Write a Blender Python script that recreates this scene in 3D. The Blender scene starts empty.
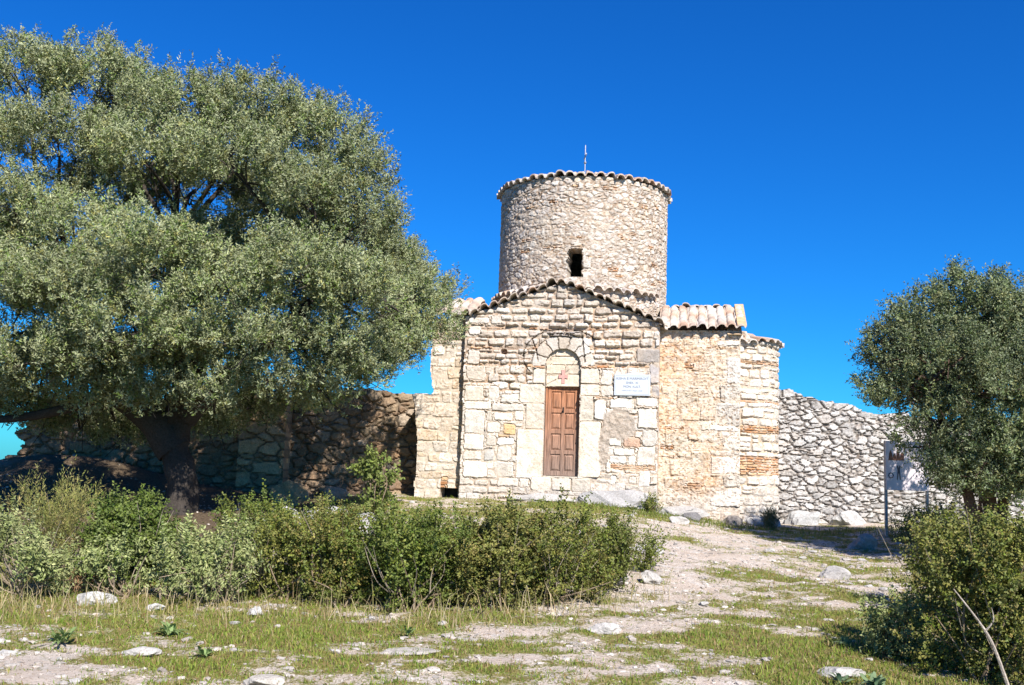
import bpy, bmesh, math, random
import numpy as np
from math import radians, sin, cos, pi, sqrt, atan2
from mathutils import Matrix, Vector

S = bpy.context.scene
COL = S.collection
rng = np.random.default_rng(7)
random.seed(7)

# ------------------------------------------------------------------ camera
P, RO = radians(7.15), radians(1.9)
F = Vector((0, cos(P), sin(P)))
R0, U0 = Vector((1, 0, 0)), Vector((0, -sin(P), cos(P)))
R = cos(RO) * R0 + sin(RO) * U0
U = -sin(RO) * R0 + cos(RO) * U0
cam = bpy.data.cameras.new('camera')
cam.lens = 36 * 1000 / 1024
cam.sensor_width = 36
cam.clip_start, cam.clip_end = 0.1, 9000
cam_o = bpy.data.objects.new('camera', cam)
COL.objects.link(cam_o)
cam_o.matrix_world = Matrix((
    (R.x, U.x, -F.x, 0), (R.y, U.y, -F.y, 0), (R.z, U.z, -F.z, 1.6), (0, 0, 0, 1)))
S.camera = cam_o

# ------------------------------------------------------------------ light
AZ, EL = radians(22), radians(41)          # sun to the right of and behind the camera
sd = Vector((sin(AZ) * cos(EL), -cos(AZ) * cos(EL), sin(EL)))
sun = bpy.data.lights.new('sun', 'SUN')
sun.energy = 5.0
sun.angle = radians(0.53)
sun.color = (1.0, 0.95, 0.88)
sun_o = bpy.data.objects.new('sun', sun)
COL.objects.link(sun_o)
sun_o.rotation_euler = sd.to_track_quat('Z', 'Y').to_euler()
W = bpy.data.worlds.new('World')
S.world = W
W.use_nodes = True
nt = W.node_tree
bg = nt.nodes['Background']
sky = nt.nodes.new('ShaderNodeTexSky')
sky.sky_type = 'NISHITA'
sky.sun_disc = False
sky.sun_elevation = EL
sky.sun_rotation = atan2(sd.x, sd.y)
sky.altitude = 0
sky.air_density, sky.dust_density, sky.ozone_density = 1.0, 0.2, 2.5
hs = nt.nodes.new('ShaderNodeHueSaturation')
hs.inputs['Saturation'].default_value = 1.25
hs.inputs['Value'].default_value = 1.0
nt.links.new(sky.outputs[0], hs.inputs['Color'])
tint = nt.nodes.new('ShaderNodeMix')
tint.data_type = 'RGBA'; tint.blend_type = 'MULTIPLY'
tint.inputs['Factor'].default_value = 1.0
tint.inputs['B'].default_value = (0.065, 0.425, 0.82, 1)      # deep, dry autumn blue
nt.links.new(hs.outputs[0], tint.inputs['A'])
nt.links.new(tint.outputs['Result'], bg.inputs['Color'])
bg.inputs['Strength'].default_value = 0.10
S.view_settings.view_transform = 'Standard'
S.view_settings.look = 'None'
S.view_settings.exposure = 0.95
S.view_settings.gamma = 1
S.view_settings.use_curve_mapping = False
S.cycles.max_bounces = 6
S.cycles.diffuse_bounces = 3
S.cycles.use_denoising = True

# ------------------------------------------------------------------ numeric noise
def hash2(ix, iy, seed=0):
    h = (ix.astype(np.int64) * 374761393 + iy.astype(np.int64) * 668265263 + seed * 1442695041) & 0xFFFFFFFF
    h = ((h ^ (h >> 13)) * 1274126177) & 0xFFFFFFFF
    h = ((h ^ (h >> 16)) * 2246822519) & 0xFFFFFFFF
    return ((h ^ (h >> 15)) & 0xFFFFFF) / float(0xFFFFFF)

def vnoise(x, y, seed=0):
    x0, y0 = np.floor(x), np.floor(y)
    fx, fy = x - x0, y - y0
    fx = fx * fx * (3 - 2 * fx); fy = fy * fy * (3 - 2 * fy)
    a = hash2(x0, y0, seed); b = hash2(x0 + 1, y0, seed)
    c = hash2(x0, y0 + 1, seed); d = hash2(x0 + 1, y0 + 1, seed)
    return (a + (b - a) * fx) * (1 - fy) + (c + (d - c) * fx) * fy

def fbm(x, y, oct=4, seed=0, gain=0.5):
    s, a, t = 0.0, 1.0, 0.0
    for i in range(oct):
        s = s + a * (vnoise(x, y, seed + i * 17) * 2 - 1); t += a
        x, y, a = x * 2.03 + 11.3, y * 2.03 + 5.7, a * gain
    return s / t

def sstep(a, b, x):
    t = np.clip((x - a) / (b - a), 0, 1)
    return t * t * (3 - 2 * t)

# ------------------------------------------------------------------ object helpers
def tag(o, label=None, cat=None, group=None, kind=None):
    if label: o['label'] = label
    if cat: o['category'] = cat
    if group: o['group'] = group
    if kind: o['kind'] = kind
    return o

def empty(name, loc=(0, 0, 0), rz=0, **k):
    o = bpy.data.objects.new(name, None)
    COL.objects.link(o)
    o.location = loc
    o.rotation_euler = (0, 0, rz)
    o.empty_display_size = 0.2
    return tag(o, **k)

def npmesh(name, V, faces, mat, parent=None, color=None, smooth=False, extra=None, link=True):
    """V (n,3); faces = list of (m,k) int arrays; color (n,3)"""
    me = bpy.data.meshes.new(name)
    V = np.ascontiguousarray(V, dtype=np.float32)
    me.vertices.add(len(V))
    me.vertices.foreach_set('co', V.ravel())
    faces = [f for f in faces if len(f)]
    idx = np.concatenate([f.ravel() for f in faces]).astype(np.int32)
    tot = np.concatenate([np.full(len(f), f.shape[1]) for f in faces])
    st = np.concatenate([[0], np.cumsum(tot)[:-1]]).astype(np.int32)
    me.loops.add(len(idx))
    me.polygons.add(len(tot))
    me.polygons.foreach_set('loop_start', st)
    me.loops.foreach_set('vertex_index', idx)
    me.update(calc_edges=True)
    me.polygons.foreach_set('use_smooth', np.full(len(tot), bool(smooth)))
    if color is not None:
        a = me.attributes.new('col', 'FLOAT_COLOR', 'POINT')
        c = np.ones((len(V), 4), np.float32); c[:, :3] = np.clip(color, 0, 1)
        a.data.foreach_set('color', c.ravel())
    if extra is not None:
        for k, v in extra.items():
            a = me.attributes.new(k, 'FLOAT', 'POINT')
            a.data.foreach_set('value', np.asarray(v, np.float32))
    me.materials.append(mat)
    o = bpy.data.objects.new(name, me)
    COL.objects.link(o)
    if parent: o.parent = parent
    return o

def bmobj(name, bm, mat, parent=None, smooth=False):
    me = bpy.data.meshes.new(name)
    bm.normal_update()
    bm.to_mesh(me); bm.free()
    for p in me.polygons: p.use_smooth = smooth
    me.materials.append(mat)
    o = bpy.data.objects.new(name, me)
    COL.objects.link(o)
    if parent: o.parent = parent
    return o

def add_box(bm, x0, x1, y0, y1, z0, z1, bev=0.0):
    r = bmesh.ops.create_cube(bm, size=1)
    for v in r['verts']:
        v.co = Vector(((x0 + x1) / 2 + v.co.x * (x1 - x0), (y0 + y1) / 2 + v.co.y * (y1 - y0), (z0 + z1) / 2 + v.co.z * (z1 - z0)))
    if bev:
        es = list({e for v in r['verts'] for e in v.link_edges})
        bmesh.ops.bevel(bm, geom=es, offset=bev, segments=1, affect='EDGES')

def grid_mesh(name, Pm, mask, back, mat, parent=None, color=None, backsheet=False, smooth=False, wrap=False, holeback=None, hole=None):
    """Pm (nv,nu,3), mask (nv-1, nu-1 or nu if wrap) of live cells; rim edges are pulled back by `back` vectors."""
    nv, nu = Pm.shape[:2]
    I = np.arange(nv * nu).reshape(nv, nu)
    if wrap:
        In = np.roll(I, -1, axis=1)
        A, B, Cc, D = I[:-1], In[:-1], In[1:], I[1:]
    else:
        A, B, Cc, D = I[:-1, :-1], I[:-1, 1:], I[1:, 1:], I[1:, :-1]
    m = mask
    quads = np.stack([A[m], B[m], Cc[m], D[m]], 1)
    V = Pm.reshape(-1, 3)
    Bk = np.broadcast_to(back, Pm.shape).reshape(-1, 3).copy()
    if holeback is not None:
        hb = np.broadcast_to(holeback, Pm.shape).reshape(-1, 3)
        hm = hole.reshape(-1)
        Bk[hm] = hb[hm]
    e = np.concatenate([quads[:, [0, 1]], quads[:, [1, 2]], quads[:, [2, 3]], quads[:, [3, 0]]])
    es = np.sort(e, axis=1)
    key = es[:, 0].astype(np.int64) * (nv * nu) + es[:, 1]
    u, inv, cnt = np.unique(key, return_inverse=True, return_counts=True)
    rim = e[cnt[inv] == 1]
    n = nv * nu
    V2 = np.concatenate([V, V + Bk])
    sides = np.stack([rim[:, 1], rim[:, 0], rim[:, 0] + n, rim[:, 1] + n], 1)
    faces = [quads, sides]
    if backsheet:
        faces.append(quads[:, ::-1] + n)
    c2 = None
    if color is not None:
        c = color.reshape(-1, 3)
        c2 = np.concatenate([c, c])
    allq = np.concatenate(faces)
    used = np.unique(allq)
    remap = np.full(len(V2), -1); remap[used] = np.arange(len(used))
    return npmesh(name, V2[used], [remap[allq]], mat, parent, None if c2 is None else c2[used], smooth)

# ------------------------------------------------------------------ materials
def mat_new(name):
    m = bpy.data.materials.new(name); m.use_nodes = True
    t = m.node_tree
    return m, t, t.nodes['Principled BSDF'], t.links

def mat_plain(name, col, rough=0.7, metal=0.0, var=0.25, scale=12.0, bump=0.15, col2=None):
    m, t, b, l = mat_new(name)
    tc = t.nodes.new('ShaderNodeTexCoord')
    n = t.nodes.new('ShaderNodeTexNoise'); n.inputs['Scale'].default_value = scale; n.inputs['Detail'].default_value = 6
    l.new(tc.outputs['Object'], n.inputs['Vector'])
    mx = t.nodes.new('ShaderNodeMix'); mx.data_type = 'RGBA'
    c2 = col2 or tuple(c * (1 - var) for c in col)
    mx.inputs['A'].default_value = (*col, 1); mx.inputs['B'].default_value = (*c2, 1)
    rp = t.nodes.new('ShaderNodeValToRGB'); rp.color_ramp.elements[0].position = 0.35; rp.color_ramp.elements[1].position = 0.68
    l.new(n.outputs[0], rp.inputs[0]); l.new(rp.outputs[0], mx.inputs['Factor'])
    l.new(mx.outputs['Result'], b.inputs['Base Color'])
    b.inputs['Roughness'].default_value = rough; b.inputs['Metallic'].default_value = metal
    if bump:
        bp = t.nodes.new('ShaderNodeBump'); bp.inputs['Strength'].default_value = bump; bp.inputs['Distance'].default_value = 0.01
        l.new(n.outputs[0], bp.inputs['Height']); l.new(bp.outputs[0], b.inputs['Normal'])
    return m

def mat_stone(name, var=0.35, scale=30.0, bump=0.6, lichen=0.25, speck=0.6):
    """albedo from the per-stone colour attribute, broken up by fine procedural grain and lichen blotches"""
    m, t, b, l = mat_new(name)
    a = t.nodes.new('ShaderNodeAttribute'); a.attribute_name = 'col'
    tc = t.nodes.new('ShaderNodeTexCoord')
    n = t.nodes.new('ShaderNodeTexNoise'); n.inputs['Scale'].default_value = scale; n.inputs['Detail'].default_value = 8; n.inputs['Roughness'].default_value = 0.7
    l.new(tc.outputs['Object'], n.inputs['Vector'])
    n2 = t.nodes.new('ShaderNodeTexNoise'); n2.inputs['Scale'].default_value = 5.0; n2.inputs['Detail'].default_value = 7; n2.inputs['Roughness'].default_value = 0.65
    l.new(tc.outputs['Object'], n2.inputs['Vector'])
    mr = t.nodes.new('ShaderNodeMapRange'); mr.inputs['From Min'].default_value = 0.3; mr.inputs['From Max'].default_value = 0.7
    mr.inputs['To Min'].default_value = 1 - var; mr.inputs['To Max'].default_value = 1 + var * 0.45
    l.new(n.outputs[0], mr.inputs['Value'])
    mu = t.nodes.new('ShaderNodeMix'); mu.data_type = 'RGBA'; mu.blend_type = 'MULTIPLY'; mu.inputs['Factor'].default_value = 1
    l.new(a.outputs['Color'], mu.inputs['A']); l.new(mr.outputs[0], mu.inputs['B'])
    rp = t.nodes.new('ShaderNodeValToRGB'); rp.color_ramp.elements[0].position = 0.56; rp.color_ramp.elements[1].position = 0.72
    rp.color_ramp.elements[1].color = (lichen,) * 3 + (1,)
    l.new(n2.outputs[0], rp.inputs[0])
    mx = t.nodes.new('ShaderNodeMix'); mx.data_type = 'RGBA'; mx.inputs['B'].default_value = (0.24, 0.22, 0.2, 1)
    l.new(rp.outputs[0], mx.inputs['Factor']); l.new(mu.outputs['Result'], mx.inputs['A'])
    n3 = t.nodes.new('ShaderNodeTexNoise'); n3.inputs['Scale'].default_value = 75.0; n3.inputs['Detail'].default_value = 3; n3.inputs['Roughness'].default_value = 0.6
    l.new(tc.outputs['Object'], n3.inputs['Vector'])
    r3 = t.nodes.new('ShaderNodeValToRGB'); r3.color_ramp.elements[0].position = 0.54; r3.color_ramp.elements[1].position = 0.68
    r3.color_ramp.elements[0].color = (1, 1, 1, 1); r3.color_ramp.elements[1].color = (speck, speck * 0.93, speck * 0.86, 1)
    l.new(n3.outputs[0], r3.inputs[0])
    m3 = t.nodes.new('ShaderNodeMix'); m3.data_type = 'RGBA'; m3.blend_type = 'MULTIPLY'; m3.inputs['Factor'].default_value = 1
    l.new(mx.outputs['Result'], m3.inputs['A']); l.new(r3.outputs[0], m3.inputs['B'])
    l.new(m3.outputs['Result'], b.inputs['Base Color'])
    b.inputs['Roughness'].default_value = 0.95
    b.inputs['Specular IOR Level'].default_value = 0.15
    bp = t.nodes.new('ShaderNodeBump'); bp.inputs['Strength'].default_value = bump; bp.inputs['Distance'].default_value = 0.012
    l.new(n.outputs[0], bp.inputs['Height']); l.new(bp.outputs[0], b.inputs['Normal'])
    return m

def mat_leaf(name, under=(0.22, 0.25, 0.17), trans=0.25, spec=0.35, umix=1.0):
    m, t, b, l = mat_new(name)
    a = t.nodes.new('ShaderNodeAttribute'); a.attribute_name = 'col'
    g = t.nodes.new('ShaderNodeNewGeometry')
    mx = t.nodes.new('ShaderNodeMix'); mx.data_type = 'RGBA'; mx.inputs['B'].default_value = (*under, 1)
    ml = t.nodes.new('ShaderNodeMath'); ml.operation = 'MULTIPLY'; ml.inputs[1].default_value = umix
    l.new(g.outputs['Backfacing'], ml.inputs[0])
    l.new(ml.outputs[0], mx.inputs['Factor']); l.new(a.outputs['Color'], mx.inputs['A'])
    l.new(mx.outputs['Result'], b.inputs['Base Color'])
    b.inputs['Roughness'].default_value = 0.5
    b.inputs['Specular IOR Level'].default_value = spec
    tr = t.nodes.new('ShaderNodeBsdfTranslucent')
    l.new(a.outputs['Color'], tr.inputs['Color'])
    ms = t.nodes.new('ShaderNodeMixShader'); ms.inputs[0].default_value = trans
    l.new(b.outputs[0], ms.inputs[1]); l.new(tr.outputs[0], ms.inputs[2])
    l.new(ms.outputs[0], t.nodes['Material Output'].inputs['Surface'])
    return m

M_STONE = mat_stone('limestone_masonry', 0.26, 34, 0.5, 0.3)
M_GREYSTONE = mat_stone('weathered_limestone', 0.38, 26, 0.8, 0.5)
M_TILE = mat_stone('weathered_clay_tile', 0.3, 22, 0.5, 0.4)
M_BARK = mat_stone('bark', 0.5, 30, 1.0, 0.1)
M_OLIVE = mat_leaf('olive_leaf', (0.28, 0.305, 0.18), 0.06, 0.22, 0.75)
M_DARKLEAF = mat_leaf('evergreen_leaf', (0.20, 0.23, 0.14), 0.12, 0.3, 0.6)
M_SHRUB = mat_leaf('shrub_leaf', (0.18, 0.20, 0.08), 0.15, 0.15, 0.4)
M_SAGE = mat_leaf('sage_leaf', (0.25, 0.28, 0.13), 0.15, 0.08, 0.5)
M_GRASS = mat_leaf('grass_blade', (0.2, 0.22, 0.08), 0.3, 0.2, 0.0)

# ------------------------------------------------------------------ terrain
FX = [-30, -12, -5, -2, 1, 2, 3.5, 4.5, 6, 9, 14, 30]
FZ = [0.5, 0.85, 0.8, 0.93, 0.98, 0.96, 0.76, 0.66, 0.57, 0.66, 0.75, 0.5]
def ground_base(x, y):
    zt = np.interp(x, FX, FZ)
    t = (y - 8.0) / 13.0
    t = np.where(t > 1, 1 + 0.0 * t, t)
    t = np.where(t < 0, t * 0.55, t)
    z = -0.06 + t * (zt + 0.06)
    z = z - np.maximum(0, y - 25.5) * 0.2
    z = z - np.maximum(0, np.abs(x) - 14) * 0.12
    z = z + 0.75 * np.exp(-((x + 9.3) / 2.6) ** 2 - ((y - 21) / 1.8) ** 2)
    z = z + 0.14 * np.exp(-((x + 5.2) / 1.8) ** 2 - ((y - 17) / 1.6) ** 2)
    return np.maximum(z, -32)
def ground(x, y):
    x = np.asarray(x, float); y = np.asarray(y, float)
    d = np.hypot(x, y - 12)
    w = np.clip(1.4 - d / 60, 0, 1)
    return ground_base(x, y) + w * (0.05 * fbm(x * 0.7, y * 0.7, 3, 5) + 0.024 * fbm(x * 3.1, y * 3.1, 3, 9) + 0.014 * fbm(x * 7.3, y * 7.3, 2, 13))
def gz(x, y): return float(ground(np.array([x]), np.array([y]))[0])

def grassiness(x, y):
    g = 0.68 + 0.32 * fbm(x * 0.55 + y * 0.1, y * 0.75, 2, 21) + 0.95 * fbm(x * 1.7, y * 3.0, 5, 31, 0.68)
    px = np.interp(y, [6, 8, 10, 12, 14, 16, 18, 20, 22], [0.5, 0.9, 1.6, 2.0, 2.4, 2.9, 3.5, 3.9, 4.3])
    pw = np.interp(y, [6, 10, 14, 18, 22], [0.9, 1.0, 1.1, 1.5, 1.2])
    g = g - np.interp(y, [6, 10.5, 12.5, 22], [0.12, 0.14, 0.36, 0.40]) * np.exp(-((x - px) / pw) ** 2)
    g = g + 0.38 * np.exp(-((x - 3.2) / 0.75) ** 2 - ((y - 8.7) / 1.9) ** 2)
    g = g + 0.35 * np.exp(-((x - 2.9 - (21 - y) * 0.1) / 1.9) ** 2 - ((y - 20.3) / 0.9) ** 2)
    g = g + 0.16 * np.exp(-((x + 2.6) / 2.6) ** 2 - ((y - 9.2) / 1.4) ** 2)
    g = g + 0.35 * sstep(9, 16, np.abs(x)) + 0.35 * sstep(24, 40, y)      # scrubby grass away from the trodden ground
    return g

def axis(lo, hi, step, far, nfar):
    a = np.arange(lo, hi + 1e-6, step)
    r = np.geomspace(step, far, nfar)
    return np.concatenate([(lo - r)[::-1], a, hi + r])
gx = axis(-9.6, 10.2, 0.065, 3000, 42)
gy = np.concatenate([-np.geomspace(0.2, 300, 20)[::-1], np.arange(0.3, 6.3, 0.4), np.arange(6.4, 15, 0.055), np.arange(15, 25, 0.085), 25 + np.geomspace(0.1, 4000, 44)])
GX, GY = np.meshgrid(gx, gy)
GZ = ground(GX, GY)

def mat_ground():
    m, t, b, l = mat_new('dry_meadow_soil')
    def N(k, **kw):
        n = t.nodes.new(k)
        for a_, v in kw.items(): n.inputs[a_].default_value = v
        return n
    tc = t.nodes.new('ShaderNodeTexCoord')
    at = t.nodes.new('ShaderNodeAttribute'); at.attribute_name = 'grass'
    n1 = N('ShaderNodeTexNoise', Scale=5.5, Detail=8.0, Roughness=0.7)
    n2 = N('ShaderNodeTexNoise', Scale=28.0, Detail=6.0, Roughness=0.7)
    n3 = N('ShaderNodeTexNoise', Scale=1.7, Detail=6.0, Roughness=0.6)
    n4 = N('ShaderNodeTexNoise', Scale=95.0, Detail=4.0, Roughness=0.7)
    for n in (n1, n2, n3, n4): l.new(tc.outputs['Object'], n.inputs['Vector'])
    def ramp(src, p0, p1, c0=(0, 0, 0, 1), c1=(1, 1, 1, 1)):
        r = t.nodes.new('ShaderNodeValToRGB')
        r.color_ramp.elements[0].position, r.color_ramp.elements[1].position = p0, p1
        r.color_ramp.elements[0].color, r.color_ramp.elements[1].color = c0, c1
        l.new(src, r.inputs[0]); return r.outputs[0]
    def mix(f, a_, b_):
        x = t.nodes.new('ShaderNodeMix'); x.data_type = 'RGBA'
        for s, v in (('Factor', f), ('A', a_), ('B', b_)):
            if isinstance(v, tuple): x.inputs[s].default_value = v
            elif isinstance(v, float): x.inputs[s].default_value = v
            else: l.new(v, x.inputs[s])
        return x.outputs['Result']
    dirt = mix(ramp(n3.outputs[0], 0.38, 0.62), (0.52, 0.42, 0.335, 1), (0.60, 0.51, 0.43, 1))
    dirt = mix(ramp(n1.outputs[0], 0.52, 0.62), dirt, (0.66, 0.60, 0.54, 1))
    dirt = mix(ramp(n2.outputs[0], 0.55, 0.68), dirt, (0.30, 0.185, 0.105, 1))
    dirt = mix(ramp(n4.outputs[0], 0.55, 0.72), dirt, (0.60, 0.57, 0.52, 1))
    grs = mix(ramp(n1.outputs[0], 0.4, 0.6), (0.20, 0.22, 0.04, 1), (0.27, 0.215, 0.085, 1))
    grs = mix(ramp(n2.outputs[0], 0.5, 0.66), grs, (0.10, 0.11, 0.028, 1))
    s1 = t.nodes.new('ShaderNodeMath'); s1.operation = 'SUBTRACT'; s1.inputs[1].default_value = 0.5
    l.new(n1.outputs[0], s1.inputs[0])
    s2 = t.nodes.new('ShaderNodeMath'); s2.operation = 'MULTIPLY_ADD'; s2.inputs[1].default_value = 1.3
    l.new(s1.outputs[0], s2.inputs[0]); l.new(at.outputs['Fac'], s2.inputs[2])
    s3 = t.nodes.new('ShaderNodeMath'); s3.operation = 'SUBTRACT'; s3.inputs[1].default_value = 0.5
    l.new(n2.outputs[0], s3.inputs[0])
    s4 = t.nodes.new('ShaderNodeMath'); s4.operation = 'MULTIPLY_ADD'; s4.inputs[1].default_value = 1.5
    l.new(s3.outputs[0], s4.inputs[0]); l.new(s2.outputs[0], s4.inputs[2])
    f = ramp(s4.outputs[0], 0.36, 0.66)
    al_ = t.nodes.new('ShaderNodeAttribute'); al_.attribute_name = 'litter_shade'
    shade_brown = mix(ramp(n2.outputs[0], 0.4, 0.62), (0.085, 0.06, 0.038, 1), (0.17, 0.125, 0.08, 1))  # dark litter tone, partly painting in the shade beneath the olive
    l.new(mix(al_.outputs['Fac'], mix(f, dirt, grs), shade_brown), b.inputs['Base Color'])
    b.inputs['Roughness'].default_value = 1.0
    b.inputs['Specular IOR Level'].default_value = 0.1
    ad = t.nodes.new('ShaderNodeMath'); ad.operation = 'MULTIPLY_ADD'; ad.inputs[1].default_value = 0.5
    l.new(n4.outputs[0], ad.inputs[0]); l.new(n2.outputs[0], ad.inputs[2])
    bp = t.nodes.new('ShaderNodeBump'); bp.inputs['Strength'].default_value = 1.0; bp.inputs['Distance'].default_value = 0.035
    l.new(ad.outputs[0], bp.inputs['Height']); l.new(bp.outputs[0], b.inputs['Normal'])
    return m
I = np.arange(GX.size).reshape(GX.shape)
gq = np.stack([I[:-1, :-1].ravel(), I[:-1, 1:].ravel(), I[1:, 1:].ravel(), I[1:, :-1].ravel()], 1)
go = npmesh('ground', np.stack([GX, GY, GZ], -1).reshape(-1, 3), [gq], mat_ground(), smooth=True, extra={'grass': grassiness(GX, GY).ravel(), 'litter_shade': (sstep(-2.6, -4.4, GX + 0.6 * fbm(GX, GY, 3, 61)) * sstep(12.4, 14.2, GY) * sstep(-12.5, -9.5, GX + 0.8 * fbm(GX, GY, 3, 62)) * sstep(30, 25, GY)).ravel()})
tag(go, kind='structure')

# ------------------------------------------------------------------ masonry
CREAM = [(0.60, 0.535, 0.455), (0.65, 0.60, 0.535), (0.62, 0.555, 0.475), (0.575, 0.50, 0.415), (0.67, 0.635, 0.585), (0.56, 0.50, 0.435), (0.62, 0.57, 0.51)]
DRUMC = [(0.53, 0.46, 0.39), (0.45, 0.385, 0.33), (0.58, 0.52, 0.47), (0.50, 0.42, 0.335), (0.63, 0.59, 0.54), (0.41, 0.355, 0.305), (0.55, 0.45, 0.35), (0.60, 0.55, 0.48)]
GREY = [(0.50, 0.48, 0.46), (0.58, 0.56, 0.54), (0.44, 0.42, 0.40), (0.62, 0.60, 0.58), (0.54, 0.50, 0.46), (0.40, 0.38, 0.36), (0.58, 0.55, 0.52)]
OCHRE = [(0.34, 0.27, 0.20), (0.40, 0.33, 0.26), (0.30, 0.25, 0.20), (0.44, 0.38, 0.32), (0.38, 0.28, 0.18)]
BRICK = [(0.50, 0.25, 0.12), (0.56, 0.32, 0.17), (0.46, 0.22, 0.10), (0.58, 0.38, 0.22)]

class Masonry:
    """one wall face as a height and colour field over (u, z)"""
    def __init__(s, u0, u1, z0, z1, res, seed=0):
        s.nu = int(round((u1 - u0) / res)) + 1; s.nz = int(round((z1 - z0) / res)) + 1
        s.U, s.Z = np.meshgrid(np.linspace(u0, u1, s.nu), np.linspace(z0, z1, s.nz))
        s.seed = seed
        s.rng = np.random.default_rng(seed)
        s.H = np.zeros_like(s.U) - 0.03
        s.C = np.zeros(s.U.shape + (3,)) + np.array((0.33, 0.25, 0.17))
        s.wu = s.U + 0.030 * fbm(s.U * 3.5, s.Z * 3.5, 3, seed + 1) + 0.010 * fbm(s.U * 14, s.Z * 14, 2, seed + 5) + 0.007 * fbm(s.U * 32, s.Z * 32, 2, seed + 15)
        s.wz = s.Z + 0.026 * fbm(s.U * 2.6, s.Z * 3.5, 3, seed + 2) + 0.010 * fbm(s.U * 14, s.Z * 14, 2, seed + 6) + 0.007 * fbm(s.U * 32, s.Z * 32, 2, seed + 16)
        s.rough = fbm(s.U * 9, s.Z * 9, 4, seed + 3)
    def mortar(s, col, depth):
        s.H[:] = depth + 0.006 * s.rough
        s.C[:] = np.array(col) * (1 + 0.25 * fbm(s.U * 5, s.Z * 5, 3, s.seed + 8))[..., None]
    def _stone(s, sel, d, uc, zc, w, h, col, relief, soft, jit=1.0):
        r = s.rng
        prof = sstep(0, soft, d)
        tilt = (s.wu[sel] - uc) * r.normal(0, 0.05) + (s.wz[sel] - zc) * r.normal(0, 0.07)
        hh = relief * (1 + 0.5 * r.normal() * jit) * prof + tilt * prof + 0.014 * s.rough[sel] * prof
        base = s.H[sel]
        live = d > 0
        k = sstep(0.0, 0.012, d)[:, None]
        c = np.array(col) * (1 + 0.10 * r.normal()) * (1 + 0.10 * s.rough[sel])[:, None]
        H2 = np.where(live, base * (1 - sstep(0, soft * 0.6, d)) + hh, base)
        s.H[sel] = H2
        s.C[sel] = np.where(live[:, None], s.C[sel] * (1 - k) + c * k, s.C[sel])
    def stamp(s, u0, u1, z0, z1, col=None, relief=0.012, soft=0.03, gap=0.006, warp=1.35):
        u = s.U + (s.wu - s.U) * warp; z = s.Z + (s.wz - s.Z) * warp
        sel = (u > u0 - 0.02) & (u < u1 + 0.02) & (z > z0 - 0.02) & (z < z1 + 0.02)
        if not sel.any(): return
        uu, zz = u[sel], z[sel]
        rr = s.rng.uniform(0.02, 0.075)
        w2, h2 = (u1 - u0) / 2 - gap, (z1 - z0) / 2 - gap
        rr = min(rr, w2 * 0.6, h2 * 0.6)
        qx, qz = np.abs(uu - (u0 + u1) / 2) - (w2 - rr), np.abs(zz - (z0 + z1) / 2) - (h2 - rr)
        d = -(np.hypot(np.maximum(qx, 0), np.maximum(qz, 0)) + np.minimum(np.maximum(qx, qz), 0) - rr)
        # clear what lay below
        inside = d > -gap
        Hs, Cs = s.H[sel], s.C[sel]
        Hs[inside] = np.minimum(Hs[inside], -0.018 if relief > 0 else -0.01)
        Cs[inside] = np.array((0.30, 0.23, 0.16))
        s.H[sel], s.C[sel] = Hs, Cs
        if col is None: col = CREAM[s.rng.integers(len(CREAM))]
        s._stone(sel, d, (u0 + u1) / 2, (z0 + z1) / 2, w2, h2, col, relief, soft, 0.3)
    def rows(s, hts, wds, pal, relief=0.022, soft=0.03, gap=0.008, zlo=None, zhi=None, ulo=None, uhi=None, split=0.15, brick=0.0):
        r = s.rng
        z = s.Z.min() - 0.1 if zlo is None else zlo
        ztop = s.Z.max() + 0.1 if zhi is None else zhi
        umin = s.U.min() if ulo is None else ulo
        umax = s.U.max() if uhi is None else uhi
        reg = (s.wz >= z) & (s.wz < ztop) & (s.wu >= umin) & (s.wu <= umax)
        while z < ztop:
            h = r.uniform(*hts)
            z1 = z + h
            if brick and r.random() < brick:
                z1 = z + 0.045; ws = (0.16, 0.3); pl = BRICK; sp = 0
            else:
                ws, pl, sp = wds, pal, split
            u = umin - r.uniform(0, ws[1])
            while u < umax:
                w = r.uniform(*ws)
                cells = [(z, z1)]
                if r.random() < sp and h > 0.14:
                    k = z + h * r.uniform(0.35, 0.65); cells = [(z, k), (k, z1)]
                for a, b in cells:
                    j = r.normal(0, 0.012, 4)
                    ua, ub, za, zb = u + j[0], u + w + j[1], a + j[2], b + j[3]
                    sh = r.normal(0, 0.10)
                    sel = reg & (s.wu > ua - 0.05) & (s.wu < ub + 0.05) & (s.wz > za) & (s.wz < zb)
                    if sel.any():
                        uu = s.wu[sel] - sh * (s.wz[sel] - (za + zb) / 2); zz = s.wz[sel]
                        w2, h2 = (ub - ua) / 2 - gap, (zb - za) / 2 - gap
                        if w2 > 0.01 and h2 > 0.006:
                            rr = min(r.uniform(0.02, 0.06), w2 * 0.7, h2 * 0.8)
                            qx, qz = np.abs(uu - (ua + ub) / 2) - (w2 - rr), np.abs(zz - (za + zb) / 2) - (h2 - rr)
                            d = -(np.hypot(np.maximum(qx, 0), np.maximum(qz, 0)) + np.minimum(np.maximum(qx, qz), 0) - rr)
                            s._stone(sel, d, (ua + ub) / 2, (za + zb) / 2, w2, h2, pl[r.integers(len(pl))], relief, soft)
                u += w
            z = z1
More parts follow.
